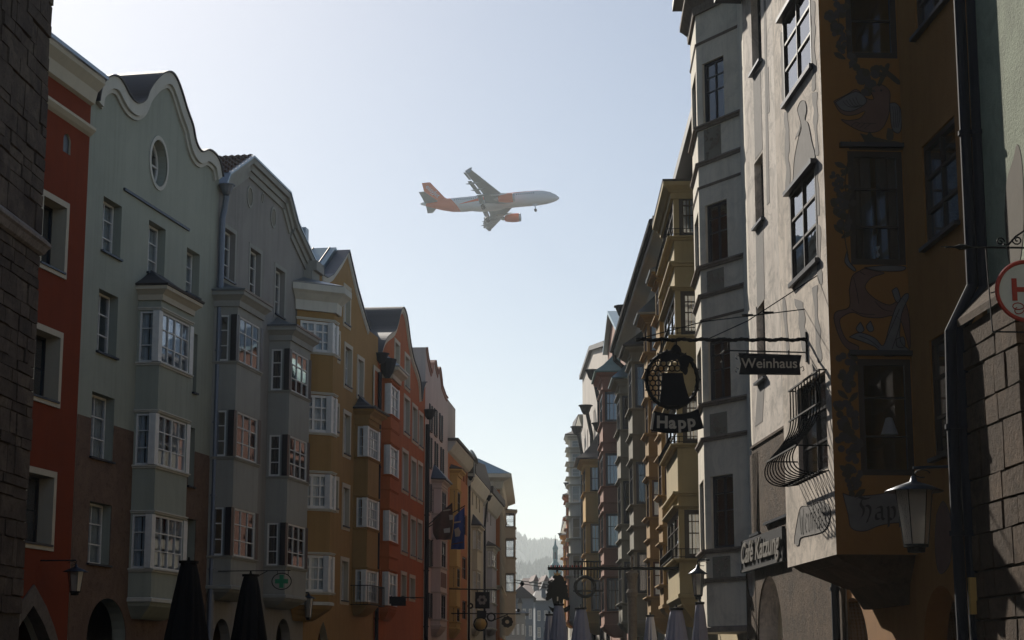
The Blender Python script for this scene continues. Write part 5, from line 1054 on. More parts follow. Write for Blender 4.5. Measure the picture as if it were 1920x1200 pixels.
# ------------------------------------------------------------------ lanterns
def lantern(label, top, w, h, arm=None, scroll=True, rz=0, hang=.18):
    """top: world point where the lantern hangs; w: hat width; h: glass height; arm: vector from top to the wall"""
    S = empty('street_lantern', top, label, 'lantern'); r0 = w * .31; r1 = w * .2; z0 = -hang
    b = MB(); b.lathe([(.012, z0 + .1), (.03, z0 + .09), (.05, z0 + .02), (w * .3, z0 - .04), (w * .5, z0 - .105), (w * .5, z0 - .115), (w * .3, z0 - .09), (.02, z0 - .06)], 'zinc_dark', 20); b.obj('hat', S, smooth=True)
    MB().tube([(0, 0, 0), (0, 0, z0 + .08)], .012, 'iron', 6).obj('hanger', S)
    zt = z0 - .09; gl = MB(); gl.lathe([(r0, zt), (r1, zt - h), (r1 * .97, zt - h), (r0 * .97, zt)], 'lamp_glass', 6); gl.obj('glass', S)
    for k in range(6):
        a = 2 * pi * k / 6; MB().tube([((r0 + .006) * cos(a), (r0 + .006) * sin(a), zt), ((r1 + .006) * cos(a), (r1 + .006) * sin(a), zt - h)], .007, 'iron', 5).obj('glazing_bar', S)
    MB().lathe([(r1 * 1.08, zt - h + .012), (r1 * 1.08, zt - h - .02), (r1 * .8, zt - h - .03), (r1 * .75, zt - h - .09), (.02, zt - h - .1)], 'iron', 12).obj('base_cap', S)
    MB().lathe([(.02, zt - .05), (.05, zt - .12), (.05, zt - h * .5), (.02, zt - h * .55)], 'sign_white', 8).obj('bulb', S)
    if arm is not None:
        a = Vector(arm); MB().tube([(0, 0, .02), tuple(a + Vector((0, 0, .02)))], .022, 'zinc_dark', 6).obj('arm', S)
        if scroll:
            d = a.normalized(); MB().tube([tuple(d * (.12 + .1 * cos(t)) + Vector((0, 0, -.06 + .05 * sin(t)))) for t in [i * .5 for i in range(11)]], .008, 'iron', 5).obj('scroll', S)
    return S
pw = Vector((XR(24.0), 24.0, zY(872, 24.0))); pt = at(1712, 880, 24.0)
lantern('large lantern with wide flat hat hanging from an arm on the painted house', pt, .76, .72, (pw.x - pt.x, 0, .03))
pt = at(1308, 1052, 42.0); lantern('lantern with wide hat hanging beside the grey stone oriel', pt, .44, .5, (5.25 - pt.x, 0, .02))
TLm = House.__new__(House)
pt = at(143, 1052, 50.0); lantern('lantern hanging between the red house and the pale green house', pt, .68, .55, (-1.6, .2, 0))
pt = at(579, 1112, 72.0); lantern('lantern with flat hat below the ochre house oriel', pt, .55, .75, (-.9, .1, .02), hang=.1)
pt = at(717, 1145, 92.0); lantern('small lantern on the orange house front', pt, .6, .7, (-1.0, .1, 0))
# ------------------------------------------------------------------ round enamel sign at the right edge
YS = 20.3; c = at(1925, 546, YS); S = empty('round_sign', c, 'round white enamel sign with red rim and letter on a scrolled iron bracket', 'sign')
b = MB(); b.T = UP; b.lathe([(.33, -.01), (.335, .0), (.33, .012)], 'sign_white', 40); dk = b.obj('disc', S)
q = MB(); q.tube([(.335 * cos(t * pi / 24), -.008, .335 * sin(t * pi / 24)) for t in range(49)], .026, 'sign_red', 6, False); q.obj('rim', dk)
link('lettering', text_mesh('H', .34, .004, 'sign_red', .012), dk, Matrix.Translation((-.06, -.018, -.1)) @ UP)
MB().tube([tuple(p) for p in [Vector((-.1 + .08 * cos(t * .5) * (1 - t * .02), -.016, -.15 - .05 * sin(t * .5) - .004 * t)) for t in range(22)]], .006, 'sign_red', 5).obj('flourish', dk)
zb_ = zY(463, YS) - c.z; Xr = lambda px: at(px, 463, YS).x - c.x
b = MB(); b.tube([(Xr(1772), 0, zb_), (Xr(1925), 0, zb_ - .01), (XR(YS) - c.x + .05, 0, zb_ - .01)], .012, 'iron', 6); b.obj('bracket_bar', S)
b = MB(); b.tube([(Xr(1772) - .05, 0, zb_ + .005), (Xr(1790), 0, zb_), (Xr(1800), 0, zb_), (Xr(1812), 0, zb_), (Xr(1820), 0, zb_)], [.003, .012, .035, .03, .008], 'iron', 8); b.obj('finial', S)
for (x0, z0, r_, t0) in ((1876, 453, .05, 0), (1908, 450, .06, 1)):
    xx, z_ = Xr(x0), zY(z0, YS) - c.z; MB().tube([(xx + r_ * (1 - t * .06) * cos(t * .6 + t0 * 3), 0, z_ + r_ * (1 - t * .06) * sin(t * .6 + t0 * 3)) for t in range(15)], .009, 'iron', 5).obj('scroll', S)
MB().tube([(Xr(1876) + .03, 0, zb_ + .03), (Xr(1890), 0, zb_ + .02), (Xr(1905), 0, zb_ + .12), (Xr(1925), 0, zb_ + .2)], .011, 'iron', 5).obj('scroll', S)
for px in (1848, 1990): MB().tube([(Xr(px), 0, zb_), (Xr(px + 5), 0, zY(622, YS) - c.z)], .008, 'iron', 5).obj('chain', S)
MB().tube([(Xr(1853), 0, zY(622, YS) - c.z), (Xr(1995), 0, zY(624, YS) - c.z)], .01, 'iron', 5).obj('lower_bar', S)
for x0, x1 in ((-.33, Xr(1853)), (.33, Xr(1990))): MB().tube([(x0, 0, 0), (x1, 0, -.02)], .008, 'iron', 5).obj('link_rod', S)
# ------------------------------------------------------------------ pharmacy sign
YP = 62.0; c = at(528, 1090, YP); S = empty('pharmacy_sign', c, 'green cross in a thin iron hoop hanging before the lavender house', 'sign'); k_ = YP / 3440
MB().tube([(18 * k_ * cos(t * pi / 16), 0, 15 * k_ * sin(t * pi / 16)) for t in range(33)], .016, 'iron', 5, False).obj('hoop', S)
a, w = 12 * k_, 4 * k_
MB().prism([(-w, -a), (w, -a), (w, -w), (a, -w), (a, w), (w, w), (w, a), (-w, a), (-w, w), (-a, w), (-a, -w), (-w, -w)], -.04, .04, 'green_cross').obj('cross', S)
xw_ = -9.9 - c.x; MB().tube([(xw_, .4, 20 * k_), (16 * k_, 0, 20 * k_)], .014, 'iron', 5).obj('bracket_bar', S)
for x in (-8, 12): MB().tube([(x * k_, 0, 20 * k_), (x * k_, 0, 12 * k_)], .01, 'iron', 5).obj('hanger', S)
MB().tube([(xw_ * .6, .2, -4 * k_), (-26 * k_, .1, 20 * k_)], .012, 'iron', 5).obj('brace', S)
# ------------------------------------------------------------------ closed parasols
def parasol(label, px, py, Y, h, r, mat, group):
    p = at(px, py, Y); S = empty('closed_parasol', (p.x, Y, 0), label, 'parasol', group); zt = p.z; rnd = random.Random(int(px))
    MB().lathe([(.03, 0), (.03, zt + .02)], 'iron', 8).obj('pole', S); MB().lathe([(.35, .0), (.35, .08), (.06, .1)], 'zinc_dark', 16).obj('base', S)
    b = MB(); n = 72; prof = [(.05, 0), (.09, .04), (.12, .25), (.16, .7), (.2, 1.2), (.24, 1.7), (.26, 2.0), (.2, 2.05)]; vs = []; fs = []; tot = len(prof)
    for i, (q, d) in enumerate(prof):
        for k in range(n):
            a = 2 * pi * k / n; f = 1 + (.34 * abs(sin(4 * a + d * .8 + px)) - .2 + .12 * sin(13 * a + px + 2 * d)) * min(1, d * 1.1)
            vs.append((q * r * f * cos(a), q * r * f * sin(a), zt - d * h / 2.05))
    for i in range(tot - 1):
        for k in range(n): fs.append((i * n + k, i * n + (k + 1) % n, (i + 1) * n + (k + 1) % n, (i + 1) * n + k))
    fs.append(tuple(range(n))); b.add(vs, fs, mat); b.obj('canopy', S, smooth=True)
    MB().lathe([(.02, zt - .04), (r * .11, zt - .03), (r * .11, zt + .012), (.03, zt + .02), (.015, zt + .08)], 'iron', 12).obj('cap', S)
    return S
gB = 'black parasols'; gG = 'grey parasols'
parasol('closed black parasol in front of the pale green house', 354, 1053, 33, 2.2, 1.6, 'cloth_black', gB)
parasol('closed black parasol in front of the lavender house oriel', 470, 1078, 38, 2.2, 1.6, 'cloth_black', gB)
parasol('closed grey parasol beside the hanging black eagle sign', 1048, 1133, 42, 2.1, 1.1, 'cloth_grey', gG)
parasol('slim closed grey parasol behind another under the eagle sign', 1030, 1152, 47, 2.0, .9, 'cloth_grey', gG)
parasol('closed grey parasol in front of the sandy house oriel', 1089, 1140, 41, 2.1, 1.25, 'cloth_grey', gG)
parasol('short closed grey parasol beside the stone column', 1219, 1154, 46, 2.0, 1.0, 'cloth_grey', gG)
parasol('wide closed grey parasol below the khaki oriel', 1268, 1141, 38, 2.0, 1.35, 'cloth_grey', gG)
parasol('closed grey parasol under the lantern by the grey stone oriel', 1312, 1130, 36, 2.0, .85, 'cloth_grey', gG)
# ------------------------------------------------------------------ stone column with finial
p = at(1185, 1108, 52); S = empty('stone_column', (p.x, 52, 0), 'slim stone column with carved capital and pointed finial beside a grey parasol', 'column'); zt = p.z
MB().lathe([(.2, 0), (.2, .3), (.13, .36), (.125, zt - .2), (.15, zt - .15)], 'trim_stone', 16).obj('shaft', S)
MB().lathe([(.14, zt - .15), (.17, zt - .05), (.11, zt + .05), (.12, zt + .25), (.17, zt + .42), (.19, zt + .5), (.05, zt + .56)], 'trim_stone', 16).obj('capital', S)
MB().lathe([(.06, zt + .56), (.03, zt + .7), (.05, zt + .78), (.01, zt + 1.0)], 'trim_stone', 10).obj('finial', S)
# ------------------------------------------------------------------ eagle sign and canopy on the right
YE = 52.0; Kx = lambda px: at(px, 1100, YE).x; Kz = lambda py: zY(py, YE)
S = empty('eagle_sign', (Kx(1045), YE, Kz(1068)), 'black cast-iron eagle sign hanging from a long bar at the street end', 'sign'); ox, oz = Kx(1045), Kz(1068)
pp = lambda L_: [(Kx(x) - ox, Kz(y) - oz) for x, y in L_]
MB().tube([(Kx(1027) - ox, 0, Kz(1066) - oz), (5.4 - ox, 0, Kz(1066) - oz)], .05, 'iron', 6).obj('bracket_bar', S)
cr = MB()
for k in range(16): cr.box(Kx(1028 + k * 4) - ox, Kx(1030.5 + k * 4) - ox, -.03, .03, 0.02, .12, 'sign_red' if k % 2 else 'iron')
tag(cr.obj('crest', S), kind='stuff')
MB().tube([(0, 0, 0), (0, 0, Kz(1082) - oz)], .03, 'iron', 6).obj('hanger', S)
eg = [(1036, 1090), (1042, 1083), (1049, 1078), (1056, 1082), (1059, 1096), (1058, 1108), (1057, 1120), (1053, 1134), (1046, 1138), (1038, 1134), (1035, 1122), (1031, 1106), (1032, 1096)]
b = MB(); b.prism(spline(pp(eg + eg[:1]), 3)[:-1], -.05, .05, 'iron'); eo = b.obj('eagle_body', S)
for L_ in ([(1036, 1096), (1030, 1100), (1028, 1112), (1032, 1122), (1036, 1114)], [(1057, 1094), (1063, 1100), (1062, 1116), (1057, 1124), (1055, 1112)], [(1042, 1086), (1046, 1080), (1040, 1078), (1036, 1083)]): MB().prism(spline(pp(L_ + L_[:1]), 3)[:-1], -.03, .03, 'iron').obj('wing', eo)
MB().prism(spline(pp([(1028, 1136), (1036, 1140), (1046, 1142), (1058, 1140), (1068, 1134), (1066, 1146), (1050, 1149), (1036, 1148), (1028, 1136)]), 3), -.04, .04, 'iron').obj('scroll_plate', S)
for sgn in (-1, 1):
    for k in range(5):
        x0, y0 = 1045 + sgn * 5, 1096 + k * 5; MB().prism(spline(pp([(x0, y0), (x0 + sgn * (9 + k * 1.2), y0 - 7 + k * 2), (x0 + sgn * (13 + k), y0 - 4 + k * 3), (x0 + sgn * (8 + k), y0 + 2 + k * 2), (x0, y0)]), 3)[:-1], -.06 - .004 * k, -.045 - .004 * k, 'iron').obj('feather', eo)
MB().prism(pp([(1040, 1080), (1038, 1072), (1042, 1076), (1045, 1071), (1048, 1076), (1052, 1072), (1050, 1080)]), -.03, .03, 'gold').obj('crown', eo)
MB().prism(pp([(1036, 1086), (1030, 1089), (1037, 1091)]), -.03, .03, 'iron').obj('beak', eo)
for k in range(3): MB().prism(spline(pp([(1042 + k * 3, 1130), (1038 + k * 6, 1140), (1042 + k * 5, 1143), (1046 + k * 2, 1132), (1042 + k * 3, 1130)]), 3)[:-1], -.05, -.03, 'iron').obj('tail_feather', eo)
MB().box(Kx(1044) - ox, Kx(1046.5) - ox, -.055, -.05, Kz(1127) - oz, Kz(1119) - oz, 'letter').obj('badge', eo)
# iron rail canopy beyond it
YC = 66.0; S = empty('iron_canopy', at(1100, 1060, YC), 'thin black iron rail frame reaching out from the sandy house', 'canopy'); o_ = S.location
q = lambda px, py: tuple(at(px, py, YC) - o_)
MB().tube([q(1075, 1053), q(1128, 1053)], .03, 'iron', 5).obj('top_rail', S); MB().tube([q(1075, 1108), q(1132, 1108)], .03, 'iron', 5).obj('bottom_rail', S)
for k in range(9): MB().tube([q(1078 + k * 6, 1053), q(1078 + k * 6, 1084)], .018, 'iron', 4).obj('baluster', S)
MB().tube([tuple(Vector(q(1097, 1100)) + Vector((.35 * cos(t * pi / 10), 0, .35 * sin(t * pi / 10)))) for t in range(21)], .06, 'iron', 6).obj('wreath', S)
# ------------------------------------------------------------------ left-side signs and flags
S = empty('hanging_board', at(747, 1112, 88), 'blank black rectangular board hanging from a rod before the orange house', 'sign'); c = S.location; q = lambda px, py, Y=88: tuple(at(px, py, Y) - c)
MB().box(q(730, 1128)[0], q(761, 1128)[0], -.05, .05, q(745, 1136)[2], q(745, 1119)[2], 'sign_black').obj('board', S)
MB().tube([q(690, 1118), q(800, 1121)], .025, 'iron', 5).obj('rod', S)
for x in (734, 757): MB().tube([q(x, 1119), q(x, 1117)], .02, 'iron', 4).obj('hanger', S)
def flag(label, pole, pts, Y, mat, prints):
    S = empty('hanging_flag', at(*pole[0], Y), label, 'flag'); c = S.location
    MB().tube([tuple(at(x, y, Y) - c) for x, y in pole], .03, 'iron', 6).obj('pole', S)
    b = MB(); n = 12; mrows = 14; L_ = spline(pts[0], 6); R_ = spline(pts[1], 6); m_ = min(len(L_), len(R_)); vs = []
    for i in range(m_):
        for k in range(n + 1):
            t = k / n; x = L_[i][0] * (1 - t) + R_[i][0] * t; y = L_[i][1] * (1 - t) + R_[i][1] * t; p = at(x, y, Y) - c; vs.append((p.x, .12 * sin(t * 9 + i * .15) * (.3 + i / m_), p.z))
    b.add(vs, [(i * (n + 1) + k, i * (n + 1) + k + 1, (i + 1) * (n + 1) + k + 1, (i + 1) * (n + 1) + k) for i in range(m_ - 1) for k in range(n)], mat); cl = b.obj('cloth', S, smooth=True)
    for pts_, m2 in prints:
        P = [at(x, y, Y) - c for x, y in pts_]; MB().prism([(p.x, p.z) for p in P], -.22, -.215, m2).obj('print', cl)
flag('deep blue flag with a pale printed emblem slung out from the shuttered house', [(800, 990), (872, 948)], ([(852, 968), (850, 990), (847, 1010), (845, 1030)], [(871, 950), (871, 975), (871, 1005), (871, 1030)]), 100, 'flag_blue', [([(852, 993), (860, 989), (864, 998), (862, 1006), (854, 1007)], 'flag_print'), ([(852, 979), (864, 977), (864, 980), (852, 982)], 'flag_print'), ([(848, 1020), (868, 1016), (868, 1018), (848, 1022)], 'flag_brown')])
flag('brown printed flag hanging beside the blue flag', [(802, 985), (848, 945)], ([(812, 972), (811, 985), (812, 1000), (818, 1012)], [(848, 942), (849, 965), (849, 990), (846, 1012)]), 99, 'flag_brown', [([(831, 957), (845, 955), (845, 957.5), (831, 959.5)], 'flag_print'), ([(842, 966), (850, 966), (850, 975), (843, 976)], 'flag_print'), ([(832, 992), (844, 990), (844, 999), (833, 1000)], 'letter')])
def bsign(label, wall, tip, Y, parts):
    S = empty('bracket_sign', at(*tip, Y), label, 'sign'); c = S.location; q = lambda px, py: tuple(at(px, py, Y) - c)
    MB().tube([q(*wall), (0, 0, 0)], .035, 'iron', 5).obj('bracket_bar', S)
    for kind, a in parts:
        if kind == 'plate': x0, y0, x1, y1, m_ = a; MB().box(q(x0, y1)[0], q(x1, y1)[0], -.05, .05, q(x0, y1)[2], q(x0, y0)[2], m_).obj('plate', S)
        if kind == 'ring':
            x, y, r_, m_ = a; r_ = r_ * Y / 3440; p = q(x, y); MB().tube([(p[0] + r_ * cos(t * pi / 10), 0, p[2] + r_ * sin(t * pi / 10)) for t in range(21)], .05, m_, 6, False).obj('ring', S)
        if kind == 'petal':
            x, y, r_, n_, m_ = a; r_ = r_ * Y / 3440; p = q(x, y)
            for k in range(n_):
                t = 2 * pi * k / n_; MB().prism(ellipse((p[0] + r_ * .55 * cos(t), p[2] + r_ * .55 * sin(t)), r_ * .3, r_ * .3, 8), -.07, -.05, m_).obj('petal', S)
        if kind == 'gourd':
            x, y, r_, m_ = a; r_ = r_ * Y / 3440; p = q(x, y); b = MB(); b.lathe([(.05, p[2] - r_), (r_ * .7, p[2] - r_ * .8), (r_, p[2]), (r_ * .75, p[2] + r_ * .75), (.05, p[2] + r_ * .9)], m_, 24, (p[0], 0), fold=.07, nf=8); b.obj('gourd', S, smooth=True)
        if kind == 'hang': x, y0, y1 = a; MB().tube([q(x, y0), q(x, y1)], .025, 'iron', 4).obj('hanger', S)
bsign('square wrought-iron sign with a flower rosette on a long bracket', (842, 1104), (932, 1106), 108, [('plate', (891, 1110, 918, 1141, 'sign_black')), ('petal', (904, 1125, 11, 6, 'letter_grey')), ('ring', (904, 1125, 12, 'gold')), ('hang', (895, 1106, 1111)), ('hang', (914, 1106, 1111)), ('ring', (882, 1136, 4, 'iron'))])
bsign('bracket sign with a yellow ribbed gourd below a black plate', (846, 1150), (976, 1151), 112, [('plate', (894, 1145, 912, 1158, 'sign_black')), ('gourd', (901, 1170, 11, 'amber')), ('ring', (921, 1157, 7, 'iron')), ('ring', (901, 1170, 12, 'iron')), ('gourd', (972, 1144, 3, 'iron')), ('hang', (897, 1150, 1146))])
bsign('round wrought-iron wreath sign at the corner block', (925, 1163), (952, 1152), 128, [('ring', (951, 1166, 7, 'gold')), ('petal', (951, 1166, 13, 9, 'iron')), ('hang', (951, 1152, 1158))])
# overhead cable to the far end
S = empty('overhead_cable', at(965, 1092, 150), 'thin overhead cables with a small hanging lamp across the far street', 'cable'); c = S.location
for y0, y1 in ((1087, 1100), (1092, 1106)): MB().tube([tuple(at(x, y0 + (y1 - y0) * ((x - 963) / 90) ** 1, 150) - c) for x in (963, 985, 1010, 1050)], .03, 'iron', 4).obj('cable', S)
MB().lathe([(.06, .1), (.16, -.03), (.16, -.2), (.06, -.3)], 'iron', 8, (tuple(at(979, 1092, 150) - c)[0], 0)).obj('lamp', S)
# ------------------------------------------------------------------ far end: houses, church tower, hills
def far_house(label, x0, x1, yt, ye, Y, D, mat, roofm, rot=0, gable_front=True, rows=4, cols=4, name='far_house'):
    a = at(x0, ye, Y); c = at(x1, ye, Y); w = c.x - a.x; S = empty(name, (a.x, Y, 0), label, 'house', None, rot); ze = a.z; zt = zY(yt, Y)
    b = MB(); hs = []; W_ = []
    for r_ in range(rows):
        for k in range(cols):
            u = w * (k + .25) / cols; z0 = 4 + r_ * (ze - 4.5) / rows; hs.append([(u, z0), (u + w * .5 / cols, z0), (u + w * .5 / cols, z0 + (ze - 4.5) / rows * .62), (u, z0 + (ze - 4.5) / rows * .62)])
    b.panel([(0, 0), (w, 0), (w, ze), (0, ze)], hs, .3, mat); b.box(0, w, .35, D, 0, ze, mat); b.obj('wall', S)
    for h in hs: window(S, Matrix(), h[0][0], h[1][0], h[0][1], h[2][1], cols=2, rows=2, fm='frame_white', recess=.15, panes=False, fw=.1, mw=.06)
    if gable_front: MB().prism([(-.4, ze), (w + .4, ze), (w / 2, zt)], -.3, D, roofm).obj('roof', S)
    else:
        r = MB(); r.add([(-.5, -.6, ze), (w + .5, -.6, ze), (w + .5, D, ze), (-.5, D, ze), (0.5, D / 2, zt), (w - .5, D / 2, zt)], [(0, 1, 5, 4), (2, 3, 4, 5), (1, 2, 5), (3, 0, 4)], roofm); ro = r.obj('roof', S)
        for k in range(3):
            u = w * (.2 + .28 * k); z_ = ze + (zt - ze) * .45; dm = MB(); dm.box(u, u + w * .12, D * .12, D * .4, z_ - 1, z_ + 1, mat); dm.prism([(u - .1, z_ + 1), (u + w * .12 + .1, z_ + 1), (u + w * .06, z_ + 2)], D * .1, D * .42, roofm); dm.obj('dormer', ro)
    return S
far_house('far grey house with a steep gabled dormer closing the street', 955, 1000, 1098, 1122, 245, 14, 'far_wall', 'slate', 0, True, 3, 4)
far_house('far house with a long red-brown roof and dormers behind the grey one', 990, 1062, 1078, 1118, 290, 20, 'far_cream', 'roof_far', .12, False, 3, 7)
far_house('far blue-grey house with a low slate roof beside the eagle sign', 1004, 1068, 1104, 1126, 262, 12, 'far_wall', 'slate', .06, False, 3, 5)
far_house('far pale shop building low at the street end', 930, 985, 1140, 1150, 230, 10, 'far_cream', 'slate', 0, False, 2, 6)
YT = 420; p = at(1041, 1000, YT); S = empty('church_tower', (p.x, YT, 0), 'distant church tower with a green onion dome and thin spire', 'tower'); zz = lambda y: zY(y, YT); w_ = lambda px: px * YT / 3440
MB().box(-w_(11), w_(11), -w_(11), w_(11), 0, zz(1084), 'far_cream').obj('shaft', S)
MB().lathe([(w_(13), zz(1086)), (w_(13), zz(1083)), (w_(12), zz(1078)), (w_(13), zz(1072)), (w_(11.5), zz(1064)), (w_(8), zz(1058)), (w_(5), zz(1054)), (w_(4), zz(1052)), (w_(4.2), zz(1032)), (w_(5.6), zz(1029)), (w_(5), zz(1026)), (w_(2.2), zz(1022)), (w_(1.3), zz(1014)), (w_(.6), zz(1010))], 'copper', 16).obj('dome', S, smooth=True)
MB().tube([(0, 0, zz(1012)), (0, 0, zz(1003))], w_(.35), 'iron', 6).obj('spire', S); MB().lathe([(.1, zz(1013.5)), (w_(1.3), zz(1012.4)), (.1, zz(1011.3))], 'gold', 10).obj('ball', S)
for k in range(4):
    a = pi / 2 * k; MB().box(-w_(1.4), w_(1.4), -w_(4.4), -w_(3.9), zz(1048), zz(1036), 'ac_dark').obj('opening', S, Matrix.Rotation(a, 4, 'Z'))
MB().prism(ellipse((0, zz(1096)), w_(4), w_(4), 20), -w_(11.2), -w_(11.05), 'sign_white').obj('clock_face', S)
def hills(name, Y, prof, depth, label, seed, mat='hill', trees=900, th=16):
    rnd = random.Random(seed); nx = 160; x0, x1 = -2100, 2100; b = MB(); ny = 7; vs = []; top = []
    for i in range(nx + 1):
        x = x0 + (x1 - x0) * i / nx; px = 960 + x / Y * 3510; h = None
        for (a, ya), (c, yc) in zip(prof[:-1], prof[1:]):
            if a <= px <= c: h = zY(ya + (yc - ya) * (px - a) / (c - a), Y)
        if h is None:
            h = zY(prof[0][1] if px < prof[0][0] else prof[-1][1], Y) * (1 + .12 * sin(x * .004 + seed)) + 6 * sin(x * .021)
        h -= th * .7; top.append((x, h))
        for j in range(ny): t = j / (ny - 1); vs.append((x, Y - depth * (1 - t), h * (1 - (1 - t) ** 1.6) + (rnd.uniform(-4, 4) if 0 < t < 1 else 0) - (1 if t == 0 else 0)))
        vs.append((x, Y + depth * .6, h * .5))
    ny += 1
    b.add(vs, [(i * ny + j, (i + 1) * ny + j, (i + 1) * ny + j + 1, i * ny + j + 1) for i in range(nx) for j in range(ny - 1)], mat); tag(b.obj('hill', smooth=True), kind='structure')
    b = MB(); V = lambda i, j: Vector(vs[i * ny + j])
    for k in range(trees):
        inn = k < trees * .75
        x = rnd.uniform(-190, 240) * Y / 1700 if inn else rnd.uniform(x0, x1)
        fi = (x - x0) / (x1 - x0) * nx; i = min(nx - 1, max(0, int(fi))); j = min(ny - 3, int(abs(rnd.gauss(0, 1.4)))); j = ny - 3 - j; j = max(1, j); t = rnd.random()
        p = V(i, j).lerp(V(i, j + 1), t).lerp(V(i + 1, j).lerp(V(i + 1, j + 1), t), fi - i); h = th * rnd.uniform(.6, 1.3); r = h * rnd.uniform(.28, .5)
        n = 6; o = rnd.random()
        for z0, z1, rr in ((0, .55, 1), (.3, .8, .72), (.55, 1, .45)):
            ring = [(p.x + r * rr * rnd.uniform(.7, 1.2) * cos(o + 2 * pi * q / n), p.y + r * rr * sin(o + 2 * pi * q / n), p.z - 2 + h * z0) for q in range(n)]
            b.add(ring + [(p.x, p.y, p.z - 2 + h * z1)], [(q, (q + 1) % n, n) for q in range(n)], 'forest')
    tag(b.obj('forest'), label, 'forest', None, 'stuff')
hills('hill', 2900, [(900, 985), (955, 985), (970, 996), (985, 1008), (1000, 1020), (1013, 1020), (1022, 1013), (1032, 1020), (1040, 1030), (1050, 1018), (1060, 1012), (1120, 1005)], 700, 'dark conifer forest along the far hazy ridge', 2, trees=5200, th=15)
hills('hill', 1900, [(900, 1062), (965, 1060), (990, 1056), (1005, 1054), (1020, 1048), (1040, 1044), (1120, 1040)], 500, 'dark conifer forest along the nearer hazy ridge', 4, trees=4200, th=11)
# ------------------------------------------------------------------ airliner, passing behind the roofs (local x = nose, y = left wing, z = up)
YA = 478.0; pc = at(918, 379, YA)
A = empty('airliner', pc, 'white and orange twin-engine airliner banking with wheels down, in the open sky', 'airplane')
el = math.atan2(pc.z - EYE, YA)
A.rotation_euler = (radians(-13), radians(-3.0), radians(-8))      # roll, nose-up, yaw towards the street
m, n, b_, o = _new('ac_body'); tc = n.nodes.new('ShaderNodeTexCoord'); sx = n.nodes.new('ShaderNodeSeparateXYZ'); n.links.new(tc.outputs['Object'], sx.inputs[0])
def mth(op, a, c):
    x = N(n, 'ShaderNodeMath', operation=op)
    for i, v in ((0, a), (1, c)):
        if hasattr(v, 'is_linked'): n.links.new(v, x.inputs[i])
        else: x.inputs[i].default_value = v
    return x.outputs[0]
X_, Z_ = sx.outputs['X'], sx.outputs['Z']
tail = mth('LESS_THAN', mth('ADD', X_, mth('MULTIPLY', Z_, .75)), -9.4)
rear = mth('GREATER_THAN', X_, -18.0); tail = mth('MULTIPLY', tail, mth('GREATER_THAN', mth('ADD', X_, mth('MULTIPLY', Z_, -.5)), -17.6))
s1 = mth('MULTIPLY', mth('LESS_THAN', mth('ABSOLUTE', mth('SUBTRACT', Z_, mth('MULTIPLY_ADD', X_, .16)) , 0), mth('MULTIPLY', mth('ADD', X_, 8.2), .075)), mth('MULTIPLY', mth('GREATER_THAN', X_, -8.0), mth('LESS_THAN', X_, 2.5)))
s2 = mth('MULTIPLY', mth('GREATER_THAN', Z_, mth('ADD', 1.0, mth('MULTIPLY', mth('SUBTRACT', X_, 4.0), .065))), mth('MULTIPLY', mth('GREATER_THAN', X_, 3.0), mth('LESS_THAN', X_, 15.2)))
fac = mth('MINIMUM', mth('ADD', mth('ADD', tail, s1), s2), 1.0)
n.links.new(mixc(n, fac, (.80, .80, .80), (.82, .13, .015)), b_.inputs['Base Color']); b_.inputs['Roughness'].default_value = .35
b = MB(); nseg = 24; secs = [(18.8, .05, -.55), (18.5, .45, -.52), (17.9, .85, -.42), (17.0, 1.22, -.27), (15.8, 1.6, -.12), (14.4, 1.85, -.03), (13.0, 1.97, 0), (8, 1.98, 0), (2, 1.98, 0), (-4, 1.98, 0), (-7.5, 1.97, .0), (-10, 1.85, .1), (-12.5, 1.55, .38), (-15, 1.1, .75), (-17, .68, 1.05), (-18.4, .36, 1.25), (-18.8, .2, 1.3)]
vs = []
for x, r, zc in secs: vs += [(x, r * cos(2 * pi * k / nseg), zc + r * 1.03 * sin(2 * pi * k / nseg)) for k in range(nseg)]
fs = [(i * nseg + k, i * nseg + (k + 1) % nseg, (i + 1) * nseg + (k + 1) % nseg, (i + 1) * nseg + k) for i in range(len(secs) - 1) for k in range(nseg)] + [tuple(range(nseg)), tuple((len(secs) - 1) * nseg + k for k in range(nseg))][::-1]
b.add(vs, fs, 'ac_body'); fus = b.obj('fuselage', A, smooth=True)
b = MB(); b.T = Matrix.Translation((-.3, 0, -1.5)) @ Matrix.Diagonal((5.6, 1.9, .85, 1)); b.lathe([(math.sin(t * pi / 10), -cos(t * pi / 10)) for t in range(1, 10)], 'ac_white', 20); b.obj('belly_fairing', A, smooth=True)
def surf(secs, mat, name, par=A):                                     # lifting surface: (le, chord, y, z, thickness) sections
    b = MB(); vs = []; prof = [(0, 0), (.06, .38), (.3, .55), (.65, .32), (1, .02), (.65, -.28), (.3, -.45), (.06, -.35)]; n_ = len(prof)
    for p, c, t, vert in secs:
        for u, v in prof: vs.append((p[0] - u * c, p[1] + (v * t if vert else 0), p[2] + (0 if vert else v * t)))
    fs = [(i * n_ + k, i * n_ + (k + 1) % n_, (i + 1) * n_ + (k + 1) % n_, (i + 1) * n_ + k) for i in range(len(secs) - 1) for k in range(n_)] + [tuple(range(n_)), tuple((len(secs) - 1) * n_ + k for k in range(n_))]
    b.add(vs, fs, mat); return b.obj(name, par)
tD = tan(radians(7.2))
